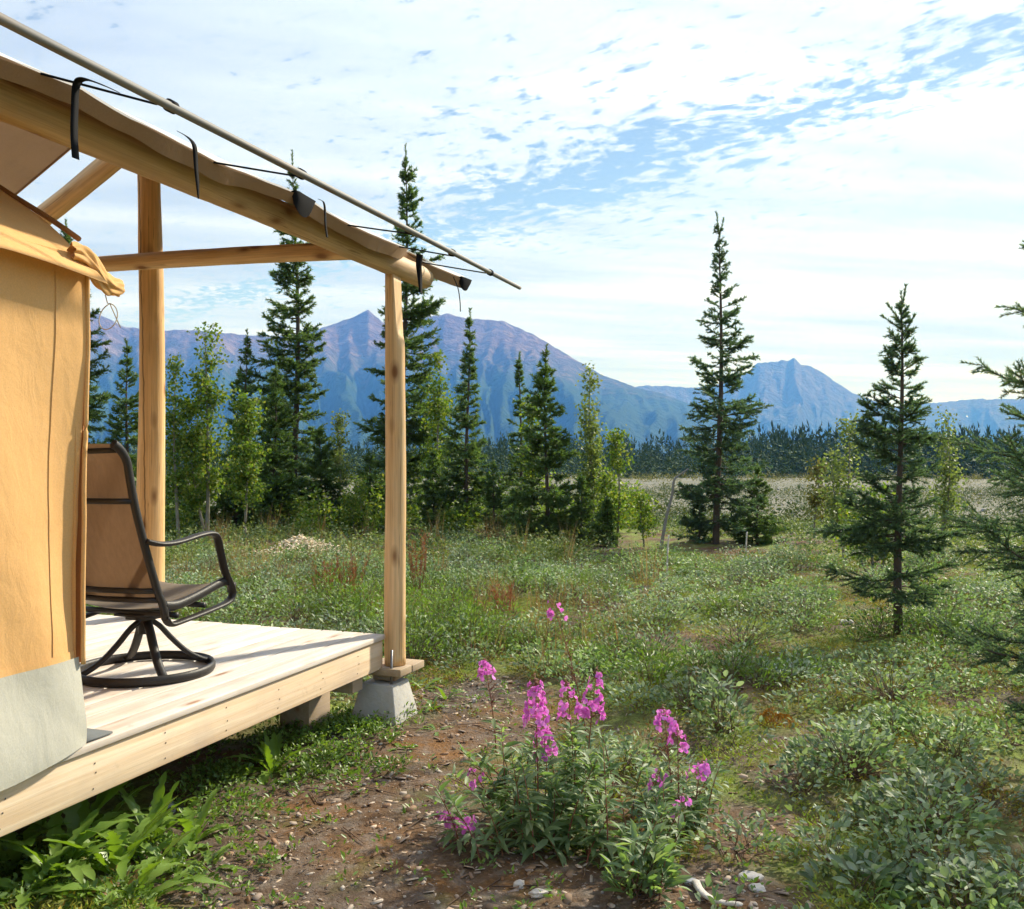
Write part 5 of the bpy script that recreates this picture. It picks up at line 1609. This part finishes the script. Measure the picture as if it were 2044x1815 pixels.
bush = empty('fireweed_bush', (*ground_xy(1130, 1690), 0.0), 'dense leafy green fireweed bush carrying the pink spikes', 'wild plant')
acc['leaf'].build('leaves', M_fwleaf, bush)['kind'] = 'stuff'; acc['stem'].build('stems', M_fwstem, bush)['kind'] = 'stuff'

# rusty dry stalks behind the deck corner
for px_, py_, ty, lb, sd_ in ((702, 1215, 1095, 'rusty red dry flower stalks left of the corner post', 1), (838, 1195, 1062, 'faded pink dry stalks right of the corner post', 2), (655, 1205, 1120, 'brown dry stalks further left of the post behind the deck', 3), (1010, 1235, 1150, 'orange brown dry stalks in the green herbs', 4)):
    x, y = ground_xy(px_, py_); z = float(ground_h(x, y)); r_ = np.random.default_rng(900 + sd_)
    root = empty('dry_stalks', (x, y, z), lb, 'dry plant', 'dry flower stalks')
    H = (py_ - ty) / F * y; mb = MB(); mb2 = MB()
    for k in range(14):
        b = np.array([x + r_.normal(0, .07), y + r_.normal(0, .09), z - .01]); tpt = b + np.array([r_.normal(0, .08), r_.normal(0, .08), H * r_.uniform(.6, 1.0)])
        sticks(mb, b[None], tpt[None], .0035, .0015)
        m = 46; u = r_.uniform(.35, 1.0, m)[:, None]; pos = b * (1 - u) + tpt * u; d = r_.normal(size=(m, 3)); d[:, 2] = np.abs(d[:, 2]) + .8
        scatter_leaves(mb2, pos, d, r_.uniform(.03, .06, m), r_.uniform(.004, .009, m), r_)
    mb.build('stems', M_redplant, root)['kind'] = 'stuff'; mb2.build('seed_heads', M_redplant, root)['kind'] = 'stuff'

# distinct near shrubs
def near_shrub(px, py, rpx, hpx, label, seed, m=None, nleaf=260, leaf=.036, wl=.52):
    x, y = ground_xy(px, py); z = float(ground_h(x, y)); r = np.random.default_rng(seed)
    rad = rpx / F * y; H = hpx / F * y
    root = empty('leafy_shrub', (x, y, z), label, 'shrub', 'silver leaved shrubs')
    a = r.uniform(0, 6.283, nleaf); q = np.sqrt(r.random(nleaf))
    P = np.stack([x + np.cos(a) * q * rad, y + np.sin(a) * q * rad * .9, z + .015 + (1 - .7 * q ** 2) * r.random(nleaf) ** .6 * H], 1)
    d = unit(np.stack([np.cos(a), np.sin(a), .7 + 0 * a], 1) + r.normal(0, .5, (nleaf, 3))); up = np.array([0, 0, 1.]) + r.normal(0, .5, (nleaf, 3))
    xx = unit(np.cross(d, up)); zz = np.cross(xx, d); L = leaf * r.uniform(.65, 1.3, nleaf)
    MB().inst(OVAL_V, OVAL_T, np.stack([xx, d, zz], -1) * np.stack([L * wl, L, L], -1)[:, None, :], P).build('leaves', m or M_silver, root)['kind'] = 'stuff'
    k = r.random(nleaf) < .2; b = np.stack([x + r.normal(0, .03, k.sum()), y + r.normal(0, .03, k.sum()), np.full(k.sum(), z - .01)], 1)
    s = MB(); sticks(s, b, P[k], .0032, .0012); s.build('twigs', M_stem, root)['kind'] = 'stuff'


near_shrub(1775, 1412, 105, 95, 'rounded silvery shrub in the open right of the mossy patch', 701, nleaf=420)
near_shrub(1440, 1460, 60, 125, 'upright leafy shrub sprig right of the pink fireweed', 702, nleaf=200, leaf=.05)
near_shrub(1380, 1430, 80, 80, 'silvery shrub behind the reddish fireweed', 703, nleaf=260)
near_shrub(1700, 1560, 130, 100, 'wide low silvery shrub right of the brown path', 704, nleaf=520, leaf=.04)
near_shrub(1850, 1640, 130, 100, 'broad dusky shrub in the shade of the close spruce', 705, nleaf=480, leaf=.045)
near_shrub(1480, 1290, 95, 80, 'silvery shrub in the middle of the clearing', 706, nleaf=420, leaf=.034)
near_shrub(1300, 1320, 90, 70, 'green grey shrub behind the tall seed fireweed', 707, nleaf=380, leaf=.036)
near_shrub(1720, 1775, 100, 60, 'low large leaved shrub at the bottom right', 708, nleaf=150, leaf=.055, wl=.5)
near_shrub(1930, 1790, 130, 80, 'large leaved shrub in the bottom right corner', 709, nleaf=260, leaf=.055, wl=.5)
near_shrub(1280, 1790, 60, 110, 'pale green leafy plant at the bottom under the fireweed', 710, M_fwleaf, 120, .07, .32)
near_shrub(1580, 1235, 80, 60, 'silvery shrub left of the slim young spruce', 711, nleaf=380, leaf=.036)
near_shrub(1960, 1290, 70, 60, 'grey green shrub beneath the boughs right of the slim spruce', 712, nleaf=280, leaf=.036)
# orange moss hummock
x, y = ground_xy(1548, 1440); z = float(ground_h(x, y)); r_ = np.random.default_rng(31); n = 700
a = r_.uniform(0, 6.28, n); q = np.sqrt(r_.random(n)); hx_ = .055 * (1 - q ** 2) * (1 + .8 * fbm(np.cos(a) * q * 3, np.sin(a) * q * 3, 2, 4)); q = q * (1 + .5 * fbm(np.cos(a) * 1.5 + 3, np.sin(a) * 1.5, 2, 6))
P = np.stack([x + np.cos(a) * q * .13, y + np.sin(a) * q * .16, z + hx_], 1); d = r_.normal(0, .5, (n, 3)); d[:, 2] = .8
mb = MB(); scatter_leaves(mb, P, d, r_.uniform(.015, .03, n), .006, r_); o = mb.build('moss_hummock', M_orange, None, (x, y, z))
tag(o, 'orange brown moss hummock on the ground right of the fireweed', 'moss')

# ------------------------------------------------------------------ air
hz_m, t, out = new_mat('haze_air')
pv = t.add('ShaderNodeVolumePrincipled', {'Color': (.095, .32, 1.0, 1), 'Density': 1.7e-4, 'Anisotropy': .0, 'Absorption Color': (1, 1, 1, 1)})
t.l.new(pv.outputs[0], out.inputs['Volume'])
o = MB().box((0, 0, 490), (26000, 26000, 1010)).build('haze', hz_m)
tag(o, 'thin blue air haze filling the valley', 'haze', kind='stuff')
